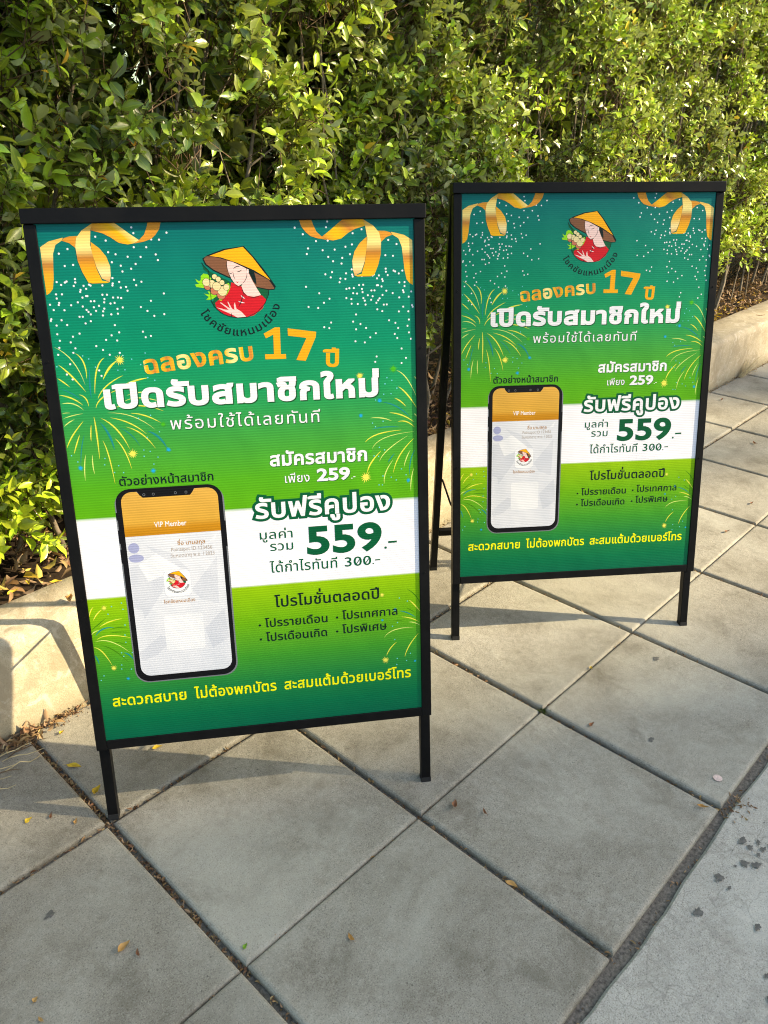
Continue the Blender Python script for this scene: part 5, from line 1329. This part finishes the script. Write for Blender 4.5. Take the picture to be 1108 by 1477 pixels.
Y, T_, B_, G_ = M['yellow_leaf'], M['tan_leaf'], M['brown_leaf'], M['green_bit']
FL = [
 ('yellow oval leaf lying flat near the left edge of the paving', -.099, .107, 0, .020, .012, 20, Y, .15, .8),
 ('long yellow leaf beside the debris filled joint near the left sign', .021, .172, 0, .040, .014, -55, Y, .25, .5),
 ('orange curled leaf just left of the left sign leg', .021, .079, 0, .030, .016, 30, Y, .9, .1),
 ('orange leaf lying under the bottom rail of the left sign', .162, .099, 0, .026, .012, -20, Y, .4, .2),
 ('tan curled leaf alone on the lower left slab', -.108, -.24, 0, .030, .014, 10, T_, .6, .7),
 ('thin brown leaf shred beside the tan leaf on the lower left slab', -.097, -.262, 0, .018, .006, 70, B_, .5, .5),
 ('tiny bright green leaf bit near the joint crossing', .022, -.372, 0, .014, .008, 25, G_, .3, .6),
 ('small orange brown leaf on the bottom centre slab', .145, -.479, 0, .020, .008, 80, T_, .6, .1),
 ('reddish curled leaf right of the left sign leg', .462, -.430, 0, .024, .013, 35, B_, 1.0, .9),
 ('narrow curved brown leaf right of the reddish curled leaf', .488, -.479, 0, .020, .006, 60, B_, .8, .5),
 ('brown leaf lying behind the green clump at the joint crossing', .829, -.500, 0, .022, .009, 0, B_, .6, .4),
 ('curled brown leaf next to the street edge of the paving', .774, -.763, 0, .026, .008, -62, T_, .8, .1),
 ('pinkish brown leaf stuck in the joint of the lower right slab', .397, -.602, -.005, .030, .012, -80, T_, .4, .6),
 ('pale leaf crumb near the bottom left corner, upper of two', -.238, -.219, 0, .012, .009, 30, T_, .4, 1),
 ('pale leaf crumb near the bottom left corner, lower of two', -.245, -.251, 0, .014, .006, 100, T_, .4, 1),
 ('brown seed husk on the shaded slab near the debris joint', -.066, .086, 0, .018, .006, 60, B_, .7, .3),
 ('pale dry leaf near the foot of the left sign', -.041, .042, 0, .018, .007, 50, T_, .5, .8),
 ('small yellow bud on the joint below the right sign', 1.000, -.398, -.002, .012, .009, 30, Y, .8, .7),
 ('orange leaf at the kerb foot beside the left sign', .05, .279, 0, .016, .010, 20, Y, .7, .1),
 ('brown leaf scrap on the far slab near the kerb', 3.125, .182, 0, .035, .012, 10, B_, .6, .4),
 ('brown leaf scrap on a sunlit slab right of the right sign', 2.689, -.129, 0, .034, .012, 50, B_, .6, .4),
 ('dark curled leaf on the sunlit slab right of the right sign', 2.137, -.33, 0, .024, .009, 0, B_, .8, .1),
 ('small brown leaf near the right leg of the right sign', 1.882, -.352, 0, .026, .009, -20, B_, .7, .3),
 ('yellow leaf lying on the kerb top left of the left sign', .176, .476, .224, .032, .013, -30, Y, .35, .8),
 ('orange brown leaf standing on the kerb top behind the left sign frame', .163, .380, .224, .028, .020, 55, T_, 1.6, .2),
 ('pair of yellow leaves at the kerb edge by the photo left side', .092, .500, .224, .036, .016, 15, Y, .4, .6),
 ('brown twig like leaf on the sunlit kerb top at the far right', 3.91, .355, .222, .060, .008, -40, B_, .4, .3),
]
for (lb, x_, y_, z_, L_, w_, az_, mt, cu, tn) in FL:
    fallen('fallen_leaf', lb, x_, y_, z_, L_ * .78, w_ * .78, az_, mt, cu, tn)

# round flattened paper dot
b = MB(); n = 20
vs = [(math.cos(2 * math.pi * k / n) * .0085, math.sin(2 * math.pi * k / n) * .0085, z) for z in (0, .0012) for k in range(n)]
b.add(vs, [tuple(range(n, 2 * n))] + [(k, (k + 1) % n, n + (k + 1) % n, n + k) for k in range(n)], M['paper'])
o = b.build('round_sticker'); o.location = (.866, -.753, .001)
tag(o, 'small round pinkish sticker on the slab near the street edge', 'sticker')

# gum stains: thin irregular blots lying on slabs and strip
def blot(x, y, r_, parent, seed, z=.0012):
    rg = random.Random(seed); n_ = 22
    four = [(j_, rg.uniform(0, .16), rg.uniform(0, 6.28)) for j_ in (1, 2, 3, 4, 5, 6)]
    vs = [(0, 0, .0002)]
    for k in range(n_):
        a_ = 2 * math.pi * k / n_; q_ = r_ * (.75 + sum(c_ * math.sin(j_ * a_ + f_) for j_, c_, f_ in four) + rg.uniform(-.07, .07))
        vs.append((math.cos(2 * math.pi * k / n_) * q_, math.sin(2 * math.pi * k / n_) * q_ * .8, 0))
    b_ = MB(); b_.add(vs, [(0, 1 + k, 1 + (k + 1) % n_) for k in range(n_)], M['gum'])
    o_ = b_.build('gum_stain', parent); o_.location = (x, y, z)
for k, (x_, y_, r_) in enumerate([(1.139, -.491, .010), (.877, -.61, .009), (-.16, -.103, .010)]):
    blot(x_, y_, r_, pavement, k, .0012)
for k, (x_, y_, r_) in enumerate([(.752, -.846, .010), (.747, -.861, .007), (.759, -.880, .007), (.707, -.868, .010), (.716, -.884, .010), (.649, -.848, .011), (.562, -.849, .011), (.775, -.885, .006), (.741, -.878, .005), (.768, -.868, .006), (.690, -.858, .004), (.641, -.868, .005), (.60, -.93, .008), (.50, -.99, .012), (.47, -1.0, .008), (.53, -.97, .006), (.69,-.93,.005),(.83,-.93,.006)]):
    blot(x_, y_, r_, strip, 50 + k, .0008)

# green clump at a joint crossing
b = MB()
rq = random.Random(8)
for k in range(46):
    az = rq.uniform(0, 6.28); rr_ = rq.uniform(0, .012); L_ = rq.uniform(.006, .014)
    p0 = Vector((rr_ * math.cos(az), rr_ * math.sin(az), -.008)); d_ = Vector((rq.uniform(-.7, .7), rq.uniform(-.7, .7), rq.uniform(.5, 1))).normalized()
    s_ = d_.orthogonal().normalized() * .002
    b.add([p0, p0 + d_ * L_ * .5 + s_, p0 + d_ * L_, p0 + d_ * L_ * .5 - s_], [(0, 1, 2, 3)], M['moss'])
o = b.build('weed_clump'); o.location = (.803, -.399, 0)
tag(o, 'little green weed clump at the joint crossing between the two signs', 'weed')

# dry grass tuft at the kerb foot
b = MB()
for k in range(60):
    az = rq.uniform(0, 6.28); p0 = Vector((rq.uniform(-.02, .02), rq.uniform(-.012, .008), 0))
    d_ = Vector((.55 + rq.uniform(-.5, .7), -.05 + rq.uniform(-.35, .25), rq.uniform(.35, 1))).normalized(); L_ = rq.uniform(.04, .16)
    pts = [p0 + d_ * L_ * t + Vector((.4, -.05, -.5)) * (t * t) * L_ * .35 for t in (0, .35, .7, 1)]
    b.path(pts, [.0011, .001, .0007, .0003], M['straw'], 3)
o = b.build('grass_tuft'); o.location = (3.534, .262, .002)
tag(o, 'dry yellow grass tuft growing at the foot of the kerb right of the signs', 'grass tuft')
b = MB()
for k in range(26):
    p0 = Vector((rq.uniform(-.012, .012), rq.uniform(-.008, .006), 0))
    d_ = Vector((rq.uniform(-.7, .9), -.05 + rq.uniform(-.35, .25), rq.uniform(.35, 1))).normalized(); L_ = rq.uniform(.03, .10)
    pts = [p0 + d_ * L_ * t + Vector((.3, -.05, -.5)) * (t * t) * L_ * .35 for t in (0, .35, .7, 1)]
    b.path(pts, [.0010, .0009, .0006, .0003], M['straw'], 3)
o = b.build('grass_tuft'); o.location = (1.74, .295, .002)
tag(o, 'small dry grass tuft at the kerb foot behind the right sign legs', 'grass tuft')
